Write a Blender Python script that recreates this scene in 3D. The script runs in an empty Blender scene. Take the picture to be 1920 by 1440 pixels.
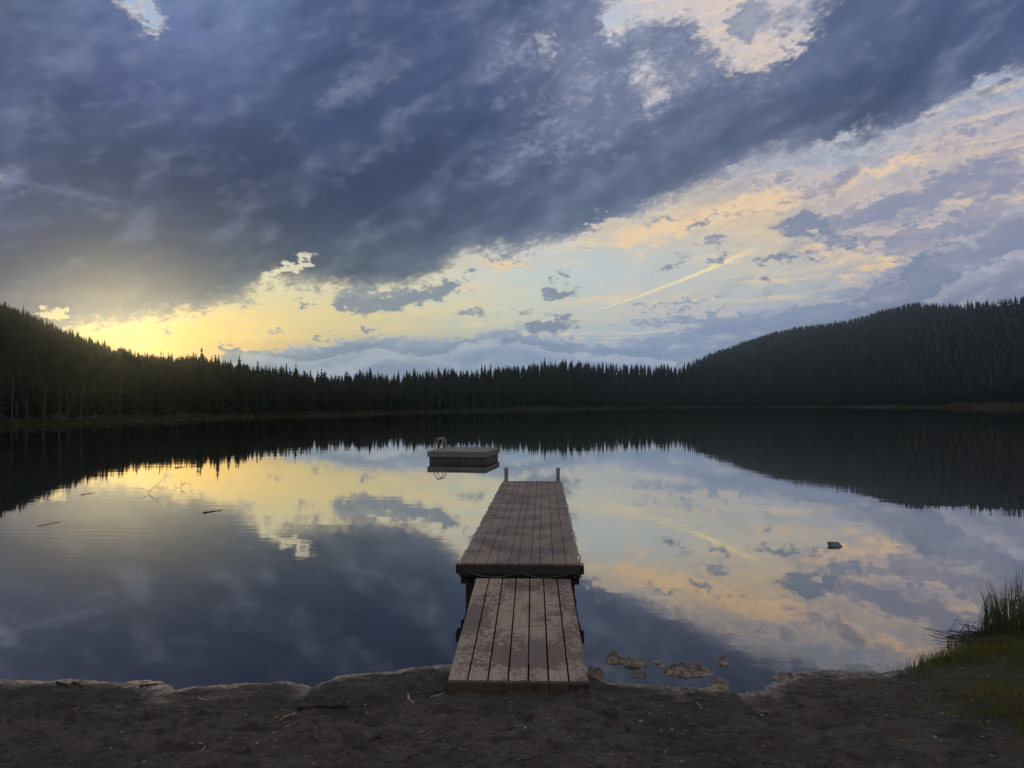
import bpy, bmesh, math, random
import numpy as np
from mathutils import Vector, Matrix
R = math.radians
SC = bpy.context.scene
COL = SC.collection
random.seed(7)
rng = np.random.default_rng(11)

# ------------------------------------------------------------------ camera
CAMZ, PITCH, FPX = 2.25, 1.5, 1423.0
cam_d = bpy.data.cameras.new('camera')
cam = bpy.data.objects.new('camera', cam_d)
COL.objects.link(cam)
cam.location = (0, 0, CAMZ)
cam.rotation_euler = (R(90 + PITCH), 0, 0)
cam_d.sensor_fit = 'HORIZONTAL'
cam_d.sensor_width = 36.0
cam_d.lens = FPX / 1920.0 * 36.0
cam_d.clip_start = 0.05
cam_d.clip_end = 9000
SC.camera = cam
SC.render.resolution_x, SC.render.resolution_y = 1024, 768
SC.view_settings.view_transform = 'Standard'
SC.view_settings.look = 'None'
SC.view_settings.exposure = 0.0
SC.view_settings.gamma = 1.0
SC.cycles.use_denoising = True
SC.cycles.max_bounces = 6
SC.cycles.volume_bounces = 0
SC.cycles.volume_step_rate = 4.0

def px_dir(x, y):
    """direction seen at a place in the photograph -> azimuth, elevation in degrees"""
    a, b = (x - 960) / FPX, (720 - y) / FPX
    p = R(PITCH)
    vy = math.cos(p) - b * math.sin(p)
    vz = math.sin(p) + b * math.cos(p)
    return math.degrees(math.atan2(a, vy)), math.degrees(math.atan2(vz, math.hypot(a, vy)))

def dir_px(az, el):
    az, el, p = R(az), R(el), R(PITCH)
    x, y, z = math.sin(az) * math.cos(el), math.cos(az) * math.cos(el), math.sin(el)
    d = y * math.cos(p) + z * math.sin(p)
    u = -y * math.sin(p) + z * math.cos(p)
    return 960 + FPX * x / d, 720 - FPX * u / d

def lin(c):
    c = c / 255.0
    return c / 12.92 if c <= 0.04045 else ((c + 0.055) / 1.055) ** 2.4

# ------------------------------------------------------------------ node helpers
class NT:
    def __init__(self, tree):
        self.t = tree
        self.n = tree.nodes
        self.l = tree.links
    def put(self, sock, v):
        if v is None:
            return
        if hasattr(v, 'is_output'):
            self.l.new(v, sock)
        else:
            if sock.type == 'RGBA' and isinstance(v, (tuple, list)) and len(v) == 3:
                v = (*v, 1)
            sock.default_value = v
    def m(self, op, a, b=None, c=None, clamp=False):
        n = self.n.new('ShaderNodeMath')
        n.operation = op
        n.use_clamp = clamp
        self.put(n.inputs[0], a); self.put(n.inputs[1], b); self.put(n.inputs[2], c)
        return n.outputs[0]
    def add(self, a, b): return self.m('ADD', a, b)
    def sub(self, a, b): return self.m('SUBTRACT', a, b)
    def mul(self, a, b): return self.m('MULTIPLY', a, b)
    def mad(self, a, b, c): return self.m('MULTIPLY_ADD', a, b, c)
    def sm(self, v, a, b, lo=0.0, hi=1.0, kind='SMOOTHSTEP'):
        n = self.n.new('ShaderNodeMapRange')
        n.interpolation_type = kind
        n.clamp = True
        self.put(n.inputs[0], v)
        for i, q in zip((1, 2, 3, 4), (a, b, lo, hi)):
            self.put(n.inputs[i], q)
        return n.outputs[0]
    def ln(self, v, a, b, lo=0.0, hi=1.0): return self.sm(v, a, b, lo, hi, 'LINEAR')
    def mix(self, f, a, b, mode='MIX'):
        n = self.n.new('ShaderNodeMix')
        n.data_type = 'RGBA'
        n.blend_type = mode
        n.clamp_factor = True
        self.put(n.inputs[0], f); self.put(n.inputs[6], a); self.put(n.inputs[7], b)
        return n.outputs[2]
    def xyz(self, x, y, z=0.0):
        n = self.n.new('ShaderNodeCombineXYZ')
        self.put(n.inputs[0], x); self.put(n.inputs[1], y); self.put(n.inputs[2], z)
        return n.outputs[0]
    def sep(self, v):
        n = self.n.new('ShaderNodeSeparateXYZ')
        self.put(n.inputs[0], v)
        return n.outputs
    def noise(self, vec, scale=1.0, detail=4.0, rough=0.5, dist=0.0, color=False, lac=2.0):
        n = self.n.new('ShaderNodeTexNoise')
        self.put(n.inputs['Vector'], vec)
        n.inputs['Scale'].default_value = scale
        n.inputs['Detail'].default_value = detail
        n.inputs['Roughness'].default_value = rough
        n.inputs['Distortion'].default_value = dist
        n.inputs['Lacunarity'].default_value = lac
        return n.outputs['Color' if color else 'Fac']
    def curve(self, v, pts):
        """piecewise curve through pts (v in 0..1, value in 0..1)"""
        n = self.n.new('ShaderNodeFloatCurve')
        self.put(n.inputs['Value'], v)
        c = n.mapping.curves[0]
        c.points[0].location = pts[0]
        c.points[1].location = pts[-1]
        for p in pts[1:-1]:
            c.points.new(*p)
        for p in c.points:
            p.handle_type = 'AUTO_CLAMPED'
        n.mapping.use_clip = False
        n.mapping.update()
        return n.outputs[0]
    def ramp(self, v, stops, interp='LINEAR'):
        n = self.n.new('ShaderNodeValToRGB')
        self.put(n.inputs[0], v)
        e = n.color_ramp.elements
        n.color_ramp.interpolation = interp
        while len(e) > 1:
            e.remove(e[0])
        e[0].position = stops[0][0]
        e[0].color = (*stops[0][1], 1)
        for p, c in stops[1:]:
            q = e.new(p)
            q.color = (*c, 1)
        return n.outputs[0]

# ------------------------------------------------------------------ sky (world)
SUN_AZ, SUN_EL = -27.6, 4.15
world = bpy.data.worlds.new('World')
SC.world = world
world.use_nodes = True
world.node_tree.nodes.clear()

def build_sky():
    grp = bpy.data.node_groups.new('sky_clouds', 'ShaderNodeTree')
    grp.interface.new_socket('Color', in_out='OUTPUT', socket_type='NodeSocketColor')
    N = NT(grp)
    tc = N.n.new('ShaderNodeTexCoord')
    d = N.sep(tc.outputs['Generated'])
    az = N.mul(N.m('ARCTAN2', d[0], d[1]), 180 / math.pi)
    el = N.mul(N.m('ARCSINE', d[2]), 180 / math.pi)
    P = N.xyz(az, N.mul(el, 1.9), 0.0)                       # streaks lie flat
    ca, sa = math.cos(R(24)), math.sin(R(24))
    along = N.add(N.mul(az, ca), N.mul(el, sa))
    across = N.sub(N.mul(el, ca), N.mul(az, sa))
    Q = N.xyz(N.mul(along, 0.62), N.mul(across, 1.15), 3.0)  # cloud streets run up to the right
    # warp of the colour fields
    w = N.sep(N.noise(Q, 0.16, 5, 0.55, color=True))
    w2 = N.sep(N.noise(P, 0.55, 4, 0.6, color=True))
    azw = N.add(az, N.add(N.mad(w[0], 7.0, -3.5), N.mad(w2[0], 2.0, -1.0)))
    elw = N.add(el, N.add(N.mad(w[1], 4.0, -2.0), N.mad(w2[1], 1.4, -0.7)))
    U = N.ln(azw, -40, 40)

    def grid(xs, rows, usock, elsock, n_az=27, els=None):
        ys = [r[0] for r in rows]
        cols = np.array([[[lin(v) for v in c] for c in r[1]] for r in rows])
        xs = np.array(xs, float)
        def samp(x, y):
            out = []
            j = int(np.clip(np.searchsorted(ys, y) - 1, 0, len(ys) - 2))
            t = float(np.clip((y - ys[j]) / (ys[j + 1] - ys[j]), 0, 1))
            for k in range(3):
                a = np.interp(x, xs, cols[j, :, k]); b = np.interp(x, xs, cols[j + 1, :, k])
                out.append(float(a * (1 - t) + b * t))
            return out
        res = None
        prev = None
        for e in els:
            stops = []
            for i in range(n_az):
                a = -40 + 80 * i / (n_az - 1)
                x, y = dir_px(a, e)
                stops.append((i / (n_az - 1), samp(x, y)))
            r = N.ramp(usock, stops)
            res = r if res is None else N.mix(N.ln(elsock, prev, e), res, r)
            prev = e
        return res

    XS = [0, 160, 320, 480, 640, 800, 960, 1120, 1280, 1440, 1600, 1760, 1920]
    D = [
     (0,   [(108,122,152),(126,140,172),(140,156,196),(118,137,178),(92,106,142),(88,104,140),(86,102,140),(116,132,164),(128,138,168),(140,148,176),(112,126,158),(88,106,144),(80,99,136)]),
     (80,  [(96,108,144),(94,110,150),(118,134,182),(112,130,168),(86,104,140),(86,101,140),(100,114,148),(122,136,166),(110,126,156),(128,140,170),(98,113,146),(86,103,138),(96,110,146)]),
     (160, [(82,95,134),(84,98,138),(100,114,156),(92,110,145),(78,98,134),(94,108,144),(92,108,144),(126,138,168),(120,132,162),(100,114,148),(82,98,130),(88,103,138),(90,106,142)]),
     (240, [(78,92,132),(92,102,132),(84,97,132),(72,90,124),(76,94,130),(80,96,132),(86,101,138),(112,124,156),(92,106,140),(84,100,133),(82,97,130),(104,116,148),(150,152,172)]),
     (320, [(100,110,140),(70,85,114),(62,77,110),(62,76,108),(66,82,114),(72,87,118),(82,98,130),(88,104,136),(98,110,142),(122,132,158),(140,146,168),(150,152,172),(160,156,172)]),
     (400, [(84,98,130),(86,101,130),(76,90,118),(64,79,106),(66,80,110),(76,91,119),(92,107,136),(108,122,150),(136,144,164),(150,150,166),(155,155,172),(155,155,172),(155,155,172)]),
     (470, [(64,78,114),(72,87,116),(84,96,118),(88,100,118),(84,98,116),(98,112,130),(116,128,148),(130,140,160),(150,155,172),(150,150,166),(155,155,172),(155,155,172),(155,155,172)]),
     (540, [(78,92,120),(98,106,126),(108,114,126),(108,120,130),(104,118,130),(112,126,138),(120,135,150),(130,140,160),(150,155,172),(150,150,166),(155,155,172),(155,155,172),(155,155,172)]),
     (620, [(112,116,136),(126,124,134),(130,126,126),(120,130,130),(112,126,134),(112,126,138),(120,135,150),(130,140,160),(150,155,172),(150,150,166),(155,155,172),(155,155,172),(155,155,172)]),
    ]
    deck = grid(XS, D, U, elw, els=[2, 5, 8, 10.5, 13, 15.5, 18, 21, 24, 27, 30])
    g = (165, 185, 212)
    B = [
     (0,   [g,g,g,g,g,g,(190,200,222),(176,190,216),(226,208,196),(206,196,202),(190,190,206),g,g]),
     (90,  [g,g,g,g,g,g,(190,200,222),(192,202,222),(206,200,208),(232,212,192),(190,190,206),g,g]),
     (180, [g,g,g,g,g,g,(190,200,222),(190,190,208),(206,196,204),(228,208,192),(196,190,200),(160,174,202),(158,174,204)]),
     (250, [g,g,g,g,g,g,g,(190,190,208),(200,190,200),(190,186,198),(172,182,204),(176,172,186),(176,170,182)]),
     (300, [(170,180,200),g,g,g,g,g,g,g,(180,180,196),(174,178,194),(172,184,204),(212,192,178),(172,168,182)]),
     (350, [(150,160,185),g,g,g,g,g,g,g,(204,190,182),(180,178,190),(208,192,182),(176,172,186),(168,164,180)]),
     (400, [g,g,g,g,g,g,g,(214,204,190),(222,200,168),(214,196,172),(176,174,188),(160,162,182),(158,162,184)]),
     (440, [g,g,g,g,g,g,(214,216,210),(222,204,176),(208,204,194),(228,206,168),(184,178,184),(168,168,186),(150,158,182)]),
     (490, [g,g,(240,232,190),(240,234,196),(238,232,200),(232,214,176),(214,216,208),(196,210,214),(204,206,202),(212,206,186),(204,194,184),(160,164,184),(152,158,180)]),
     (530, [g,(240,224,150),(240,230,180),(240,232,186),(238,230,192),(234,230,202),(214,222,212),(198,214,218),(204,208,202),(204,206,198),(170,178,196),(158,164,186),(158,164,182)]),
     (575, [g,(246,226,146),(247,228,152),(246,229,160),(242,226,162),(234,226,180),(224,224,194),(216,214,194),(212,204,188),(180,190,204),(144,158,184),(150,160,184),(170,176,186)]),
     (620, [(252,222,124),(252,222,122),(252,224,126),(247,226,146),(240,218,146),(226,212,164),(208,208,184),(186,198,202),(164,180,204),(150,166,192),(150,166,192),(150,166,192),(150,166,192)]),
     (650, [(252,216,112),(252,216,112),(252,216,114),(226,200,130),(190,190,160),(164,180,180),(160,180,194),(158,178,202),(152,174,204),(150,166,192),(150,166,192),(150,166,192),(150,166,192)]),
     (700, [(250,200,95),(250,200,95),(240,195,100),(160,172,170),(146,166,182),(146,168,186),(148,170,194),(152,174,200),(148,172,204),(150,166,192),(150,166,192),(150,166,192),(150,166,192)]),
    ]
    bg = grid(XS, B, N.ln(N.add(az, N.mad(w2[0], 4.0, -2.0)), -40, 40), N.add(el, N.mad(w2[1], 1.6, -0.8)),
              els=[2, 3, 4, 5, 6.5, 8, 9.5, 11, 12.7, 14.5, 16.5, 18.5, 22, 26, 30])
    # clear air behind the clouds
    skyt = N.n.new('ShaderNodeTexSky')
    skyt.sky_type = 'NISHITA'
    skyt.sun_disc = False
    skyt.sun_elevation = R(SUN_EL)
    skyt.sun_rotation = R(SUN_AZ)
    skyc = N.mix(1.0, skyt.outputs[0], (0.05, 0.05, 0.05), 'MULTIPLY')
    bg = N.mix(0.08, bg, skyc)
    # cirrus streaks in the open band
    st = N.noise(N.xyz(N.mul(az, 0.16), N.sub(N.mul(el, 1.7), N.mul(az, 0.10)), 5.0), 1.0, 6, 0.6, 0.6)
    st2 = N.noise(N.xyz(N.mul(az, 0.5), N.mul(el, 1.6), 9.0), 0.8, 5, 0.62, 0.9)
    bg = N.mix(N.mul(N.sm(st, 0.50, 0.72), 0.55), bg, (lin(250), lin(222), lin(172)))
    bg = N.mix(N.mul(N.sm(st2, 0.55, 0.80), 0.40), bg, (lin(160), lin(190), lin(215)))
    # warm lit billows under the deck, right of the middle
    def blob(x, y, rx, ry, rot, k, prev=None):
        """soft round field of value k at its centre, 0 at its rim; rx, ry in photo pixels, rot in degrees"""
        a0, e0 = px_dir(x, y)
        kx = FPX * math.pi / 180 / max(0.5, math.cos(R(a0)) ** 2)
        ky = FPX * math.pi / 180 / math.cos(R(a0))
        n = N.n.new('ShaderNodeMapping')
        n.vector_type = 'TEXTURE'
        # the running total enters z at a negligible scale: it makes the shader work the blobs off one by one
        N.l.new(AE if prev is None else N.xyz(azf, elf, N.mul(prev, 1e-6)), n.inputs['Vector'])
        n.inputs['Location'].default_value = (a0, e0, 0)
        n.inputs['Rotation'].default_value = (0, 0, R(rot))
        n.inputs['Scale'].default_value = (rx / kx, ry / ky, 1)
        v = N.n.new('ShaderNodeVectorMath'); v.operation = 'LENGTH'
        N.l.new(n.outputs[0], v.inputs[0])
        return N.sm(v.outputs['Value'], 1.62, 0.0, 0.0, k)
    def total(items):
        t = None
        for it in items:
            b = blob(*it, prev=t)
            t = b if t is None else N.add(t, b)
        return t
    fine = N.noise(Q, 0.85, 8, 0.58, 0.35)
    finer = N.noise(P, 1.5, 7, 0.56, 0.3)
    mid = N.noise(Q, 0.26, 5, 0.48, 0.3)
    w3 = N.sep(N.noise(P, 0.9, 6, 0.58, color=True))
    azf = N.add(az, N.mad(w3[0], 4.4, -2.2))
    elf = N.add(el, N.mad(w3[1], 2.8, -1.4))
    AE = N.xyz(azf, elf, 0.0)
    warm = total([(1210, 440, 90, 30, 12, 1.0), (1370, 400, 110, 36, 8, 0.8), (1600, 335, 120, 12, 16, .9), (1640, 495, 90, 14, -12, 0.9),
                  (1440, 380, 60, 22, 0, 0.7), (1520, 470, 110, 10, -4, 0.7), (1500, 525, 130, 7, 0, 0.8), (1120, 560, 110, 8, 0, 0.8), (1290, 558, 90, 8, 6, .7),
                  (1720, 295, 90, 18, 14, 0.55), (935, 492, 60, 9, -6, 1.3), (1000, 634, 140, 6, 0, .6)])
    warm_a = N.sm(N.add(warm, N.mad(fine, 1.9, -0.95)), 0.25, 1.0)
    bg = N.mix(N.mul(warm_a, 0.75), bg, (lin(252), lin(214), lin(160)))
    lav = total([(1650, 395, 170, 26, 14, 1.0), (1860, 335, 120, 60, 8, .8), (1760, 440, 150, 22, 14, 1.0), (1560, 345, 90, 22, 18, .8), (1900, 450, 90, 40, 20, 1.0), (1450, 340, 80, 16, 14, .6),
                 (1640, 450, 120, 12, 2, .9), (1720, 505, 100, 12, 8, .9), (1400, 395, 70, 14, 10, .5), (1800, 250, 120, 24, 20, .6), (1330, 450, 50, 8, 8, .6)])
    ld = N.add(lav, N.add(N.mad(finer, 1.2, -0.6), N.mad(fine, 1.4, -0.7)))
    bg = N.mix(N.mul(N.mul(N.sm(ld, 0.0, 0.35), N.sm(ld, 0.6, 0.35)), 0.32), bg, (lin(250), lin(218), lin(186)))
    bg = N.mix(N.mul(N.sm(ld, 0.20, 0.90), 0.85), bg, (lin(138), lin(142), lin(167)))
    # relief of puffy clouds, lit from the low sun: difference of two samples
    rel1 = N.noise(N.xyz(N.mad(el, -0.25, N.mul(az, 0.60)), N.mul(el, 1.35), 1.0), 0.36, 8, 0.56, 0.5)
    rel2 = N.noise(N.xyz(N.mad(el, -0.25, N.mad(az, 0.60, 0.45)), N.mad(el, 1.35, -0.75), 1.0), 0.36, 8, 0.56, 0.5)
    relief = N.mul(N.sub(rel1, rel2), 2.6)
    sof1 = N.noise(Q, 0.33, 4, 0.45, 0.2)
    vo = N.n.new('ShaderNodeVectorMath'); vo.operation = 'ADD'
    N.l.new(Q, vo.inputs[0]); vo.inputs[1].default_value = (0.5, -0.9, 0)
    soft = N.mul(N.sub(sof1, N.noise(vo.outputs[0], 0.33, 4, 0.45, 0.2)), 3.0)
    # lavender and blue banks
    def edge(pts, u, lo=0.0, hi=36.0):
        q = []
        for x, y in pts:
            a, e = px_dir(x, y)
            q.append(((a + 40) / 80, (e - lo) / (hi - lo)))
        q.insert(0, (0.0, q[0][1])); q.append((1.0, q[-1][1]))
        return N.mad(N.curve(u, q), hi - lo, lo)
    U0 = N.ln(N.add(az, N.mad(w2[0], 1.6, -0.8)), -40, 40)
    bank_e = edge([(0, 740), (395, 690), (412, 662), (432, 648), (458, 658), (540, 652), (600, 646), (650, 634), (720, 627), (800, 631), (880, 629),
                   (930, 618), (1000, 624), (1060, 632), (1150, 640), (1260, 628), (1330, 600), (1420, 590), (1500, 568), (1590, 556), (1625, 534), (1660, 506),
                   (1720, 478), (1780, 458), (1840, 430), (1920, 392)], U0)
    bd = N.add(N.sub(bank_e, el), N.add(N.mad(finer, 1.5, -0.75), N.mul(relief, 0.5)))
    bank_a = N.sm(bd, -0.12, 0.38)
    bank_c = N.ramp(N.ln(az, -40, 40), [(((px_dir(x, 640)[0]) + 40) / 80, [lin(v) for v in c]) for x, c in
                    [(300, (134, 152, 168)), (520, (138, 158, 176)), (800, (146, 164, 182)), (960, (142, 160, 184)), (1200, (136, 156, 186)),
                     (1450, (138, 150, 174)), (1650, (132, 141, 166)), (1920, (142, 146, 168))]])
    # silver rims and dark bellies
    lit = N.sm(relief, 0.0, 0.30)
    dark = N.sm(relief, 0.0, -0.40)
    bank_c = N.mix(N.mul(lit, 0.55), bank_c, (lin(186), lin(190), lin(202)))
    bank_c = N.mix(N.mul(dark, 0.5), bank_c, (lin(122), lin(136), lin(163)))
    bank_c = N.mix(N.mul(N.sm(bd, 0.6, 0.0), 0.40), bank_c, (lin(220), lin(214), lin(206)))
    ridge = edge([(0, 740), (1480, 740), (1560, 640), (1640, 606), (1680, 585), (1740, 560), (1790, 522), (1850, 500), (1920, 468)], U0)
    rd = N.add(N.sub(ridge, el), N.add(N.mad(finer, 1.6, -0.8), N.mul(relief, 0.5)))
    bank_c = N.mix(N.mul(N.mul(N.sm(rd, -1.6, -0.2), N.sm(rd, 0.16, -0.12)), 0.5), bank_c, (lin(122), lin(134), lin(164)))
    bank_c = N.mix(N.mul(N.mul(N.sm(rd, -0.14, 0.16), N.sm(rd, 1.3, 0.1)), 0.55), bank_c, (lin(192), lin(188), lin(200)))
    ridge2 = edge([(0, 740), (395, 740), (440, 676), (500, 668), (560, 676), (610, 668), (690, 654), (760, 664), (830, 660), (880, 646), (960, 640), (1040, 656), (1120, 666), (1200, 668), (1300, 690), (1500, 740), (1920, 740)], U0)
    r2 = N.add(N.sub(ridge2, el), N.add(N.mad(finer, 1.1, -0.55), N.mul(relief, 0.5)))
    bank_c = N.mix(N.mul(N.mul(N.sm(r2, -0.8, -0.1), N.sm(r2, 0.10, -0.06)), 0.5), bank_c, (lin(120), lin(138), lin(160)))
    bank_c = N.mix(N.mul(N.mul(N.sm(r2, -0.06, 0.10), N.sm(r2, 0.8, 0.1)), 0.5), bank_c, (lin(186), lin(192), lin(198)))
    # relief on the mid level cloud to the right as well
    rm = N.sm(az, 10, 22)
    bg = N.mix(N.mul(N.mul(lit, rm), 0.22), bg, (lin(214), lin(196), lin(188)))
    bg = N.mix(N.mul(N.mul(dark, rm), 0.42), bg, (lin(128), lin(138), lin(166)))
    # contrail
    a1, e1 = px_dir(1125, 580); a2, e2 = px_dir(1445, 452)
    L = math.hypot(a2 - a1, e2 - e1); ux, uy = (a2 - a1) / L, (e2 - e1) / L
    A, E = N.sub(az, a1), N.sub(el, e1)
    t = N.add(N.mul(A, ux), N.mul(E, uy))
    bow = N.mul(N.mul(t, N.sub(L, t)), 0.004)
    o = N.m('ABSOLUTE', N.add(N.sub(N.mul(E, ux), N.mul(A, uy)), N.add(bow, N.mad(finer, 0.22, -0.11))))
    wdt = N.mad(t, 0.017, 0.035)
    trail = N.mul(N.sm(N.m('DIVIDE', o, wdt), 1.15, 0.35), N.mul(N.sm(t, -0.02, 0.25), N.sm(t, L, L * 0.72)))
    bg = N.mix(N.mul(trail, 0.85), bg, (lin(255), lin(232), lin(172)))
    col = N.mix(bank_a, bg, bank_c)
    # flat streaky bars low right of the middle
    bars = total([(1290, 596, 150, 9, 2, 1.0), (1420, 600, 120, 12, 4, .9), (1220, 640, 100, 10, 0, .8), (1530, 590, 110, 14, 8, .9), (1260, 572, 120, 7, 3, .7), (1340, 618, 130, 8, 3, .9), (1180, 660, 120, 8, 0, .6)])
    bars_a = N.sm(N.add(bars, N.mad(N.noise(N.xyz(N.mul(az, .45), N.mul(el, 2.6), 2.0), 1.0, 6, .6), 1.6, -0.85)), 0.25, 0.7)
    col = N.mix(N.mul(bars_a, .8), col, (lin(134), lin(150), lin(180)))
    glow = total([(280, 640, 230, 60, 8, 1.0)])
    col = N.mix(N.m('MINIMUM', glow, 1.0), col, N.mix(1.0, col, (1.38, 1.10, 0.72), 'MULTIPLY'))
    # small dark scud
    scud = total([(690, 566, 52, 22.1, 0, 1.25), (650, 560, 30, 13.0, 0, 1.0), (745, 562, 34, 15.6, 12, 1.0), (800, 552, 60, 19.5, 16, 1.25), (850, 535, 26, 10.4, 30, .9), (885, 585, 45, 7.8, 4, .75), (568, 573, 13, 9.1, 0, 1.0),
                  (470, 572, 26, 11.7, 8, 1.0), (1050, 517, 24, 10.4, 10, .85), (1062, 545, 38, 13.0, 10, .95), (1040, 556, 24, 9.1, 0, .8), (685, 620, 16, 7.8, 14, .95), (605, 631, 38, 4.5, 0, .85),
                  (1045, 611, 48, 14.3, 12, 1.2), (1000, 615, 40, 10.4, 0, .8), (985, 585, 24, 6.5, 8, .9), (1262, 496, 28, 10.4, 24, .95), (1345, 487, 36, 9.1, 22, .9), (1345, 452, 30, 9.1, 10, .8), (1310, 420, 34, 9.1, 22, .8), (1240, 412, 50, 7.8, 8, .8),
                  (1500, 422, 48, 22.1, 12, 1.5), (1552, 432, 34, 14.3, -6, 1.15), (1470, 484, 70, 10.4, 0, 1.1), (1590, 455, 70, 16.9, 0, .8), (1437, 526, 10, 6.5, 0, 1.1), (1750, 475, 100, 28.6, 24, .75),
                  (310, 622, 14, 3.4, 0, .9), (430, 655, 22, 14.3, 0, 1.3), (880, 500, 18, 7.8, 20, .8), (1100, 462, 14, 5.2, 0, .6), (510, 618, 12, 3.9, 0, .8), (1680, 530, 80, 20.8, 26, .7), (940, 484, 60, 9.1, -4, .8),
                  (1405, 38, 46, 28.6, 20, 1.5), (1470, 60, 30, 18.2, 0, .8), (1470, 98, 7, 13.0, 0, 1.0)])
    sd = N.add(scud, N.add(N.mad(finer, 1.7, -0.85), N.mad(fine, 0.6, -0.30)))
    scud_a = N.add(N.mul(N.sm(sd, 0.0, 1.1), 0.5), N.mul(N.sm(sd, 0.30, 0.8), 0.5))
    sb = N.mul(N.mul(scud_a, N.sub(1.0, scud_a)), 4.0)
    scud_a = N.m('ADD', scud_a, N.mul(sb, N.mad(N.noise(P, 3.4, 7, 0.62, 0.6), 1.8, -0.9)), clamp=True)
    scud_c = N.mix(N.sm(az, -18, 20), (lin(124), lin(138), lin(152)), (lin(122), lin(134), lin(160)))
    scud_c = N.mix(N.mul(N.sm(sd, 1.0, 0.5), 0.4), scud_c, (lin(190), lin(186), lin(184)))
    col = N.mix(N.mul(scud_a, 0.92), col, scud_c)
    # the great dark deck
    low = edge([(0, 668), (90, 622), (180, 616), (260, 604), (340, 594), (400, 578), (440, 568), (480, 548), (500, 532), (560, 538), (640, 546), (700, 546),
                (770, 536), (806, 528), (836, 505), (880, 480), (960, 474), (1040, 460), (1090, 450), (1150, 430), (1220, 400), (1280, 372), (1340, 350),
                (1380, 328), (1440, 308), (1520, 292), (1600, 286), (1680, 268), (1740, 244), (1800, 206), (1860, 186), (1920, 158)], N.ln(N.add(az, N.mad(w2[0], 1.2, -0.6)), -40, 40))
    dist = N.sub(el, low)
    gaps = total([(1180, 0, 70, 55, 0, 1.0), (1290, -20, 90, 48, 0, 1.4), (1440, -10, 110, 40, 0, 1.1), (1350, 50, 46, 36, 0, 1.0), (1425, 88, 64, 38, 0, 1.5), (1500, 60, 50, 30, 30, .7), (1020, 88, 34, 36, 0, .62), (1070, 186, 50, 16, -10, .46),
                  (1205, 140, 36, 52, 0, .60), (1150, 60, 30, 30, 0, .5), (1290, 130, 80, 40, 0, .40), (1230, 190, 40, 20, 30, .55), (265, 14, 66, 30, -30, 1.0), (285, 50, 16, 16, 0, .7), (0, 330, 26, 22, 0, .5),
                  (545, 500, 42, 9, 24, 1.5), (100, 590, 26, 8, 0, 1.3), (1108, 430, 9, 7, 0, 1.4), (1150, 424, 20, 13, 0, 1.0), (1115, 396, 5, 8, 0, .7), (90, 235, 50, 24, 0, .28), (720, 130, 70, 18, 26, .30), (185, 190, 18, 40, 0, .22),
                  (1385, 322, 14, 9, 30, .8), (1580, 260, 60, 10, 24, .45), (1720, 240, 60, 14, 24, .6), (1840, 160, 70, 14, 26, .6), (920, 300, 24, 24, 0, .25), (900, 145, 30, 10, 0, .3)])
    base = N.m('MINIMUM', N.mul(dist, 0.50), 1.05)
    dens = N.add(N.sub(base, N.mul(gaps, 1.32)), N.add(N.mad(fine, 1.3, -0.65), N.mad(finer, 0.7, -0.35)))
    crisp = N.sm(az, 4, 18)                       # the deck frays softly on the right
    deck_a = N.add(N.mul(N.sm(dens, -0.14, N.mad(crisp, 0.3, 0.34)), 0.38), N.mul(N.sm(dens, N.mad(crisp, -0.55, -0.26), N.mad(crisp, 0.5, 0.46)), 0.62))
    wisp = N.noise(Q, 2.3, 8, 0.62, 0.8)
    band_ = N.mul(N.mul(deck_a, N.sub(1.0, deck_a)), 4.0)
    deck_a = N.m('ADD', deck_a, N.mul(band_, N.mad(wisp, 2.2, -1.1)), clamp=True)
    # broad modelling inside the deck
    dshade = N.add(N.mad(mid, 1.1, -0.55), N.mul(soft, 0.45))
    deck_c = N.mix(N.mul(N.sm(dshade, -0.05, 0.55), 0.34), deck, (lin(150), lin(156), lin(184)))
    deck_c = N.mix(N.mul(N.sm(dshade, 0.05, -0.40), 0.26), deck_c, (lin(60), lin(76), lin(108)))
    mott = N.m('MINIMUM', total([(1130, 150, 170, 120, 0, 1.2), (1290, 110, 110, 80, 0, .8), (1000, 290, 110, 50, 20, .5), (1440, 150, 60, 40, 0, .8), (1700, 250, 200, 30, 24, .7), (950, 100, 60, 60, 0, .4)]), 1.0)
    mo = N.sm(N.add(N.mul(fine, 1.0), N.mul(finer, 0.6)), 0.78, 1.04)
    deck_c = N.mix(N.mul(N.mul(mott, mo), 0.62), deck_c, (lin(192), lin(192), lin(212)))
    deck_c = N.mix(N.mul(mott, 0.16), deck_c, (lin(192), lin(192), lin(212)))
    deck_c = N.mix(1.0, deck_c, (0.68, 0.71, 0.75), 'MULTIPLY')
    lowleft = blob(130, 590, 520, 190, 8, 1.0)
    deck_c = N.mix(lowleft, deck_c, N.mix(1.0, deck_c, (0.60, 0.67, 0.80), 'MULTIPLY'))
    lp = total([(20, 335, 46, 26, 0, 1.1), (110, 362, 90, 13, -8, 1.0), (200, 385, 60, 20, -24, .9), (90, 235, 60, 36, 0, .9), (188, 190, 22, 46, 0, .8), (700, 135, 100, 30, 30, 1.1), (640, 185, 90, 24, 34, .8),
                (880, 150, 60, 20, 10, .8), (940, 300, 40, 34, 0, .9), (900, 335, 60, 14, 14, .6), (300, 90, 120, 60, 0, .7), (480, 60, 120, 60, 0, .6), (60, 60, 120, 50, 0, .5), (760, 470, 200, 22, 4, .45),
                (420, 440, 160, 16, 4, .5), (130, 560, 110, 22, 4, .6), (1060, 340, 110, 20, 20, .6), (1280, 280, 120, 16, 22, .5), (820, 30, 70, 18, 0, .7), (1040, 240, 90, 22, 10, .8), (250, 520, 200, 18, 0, .3)])
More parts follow.
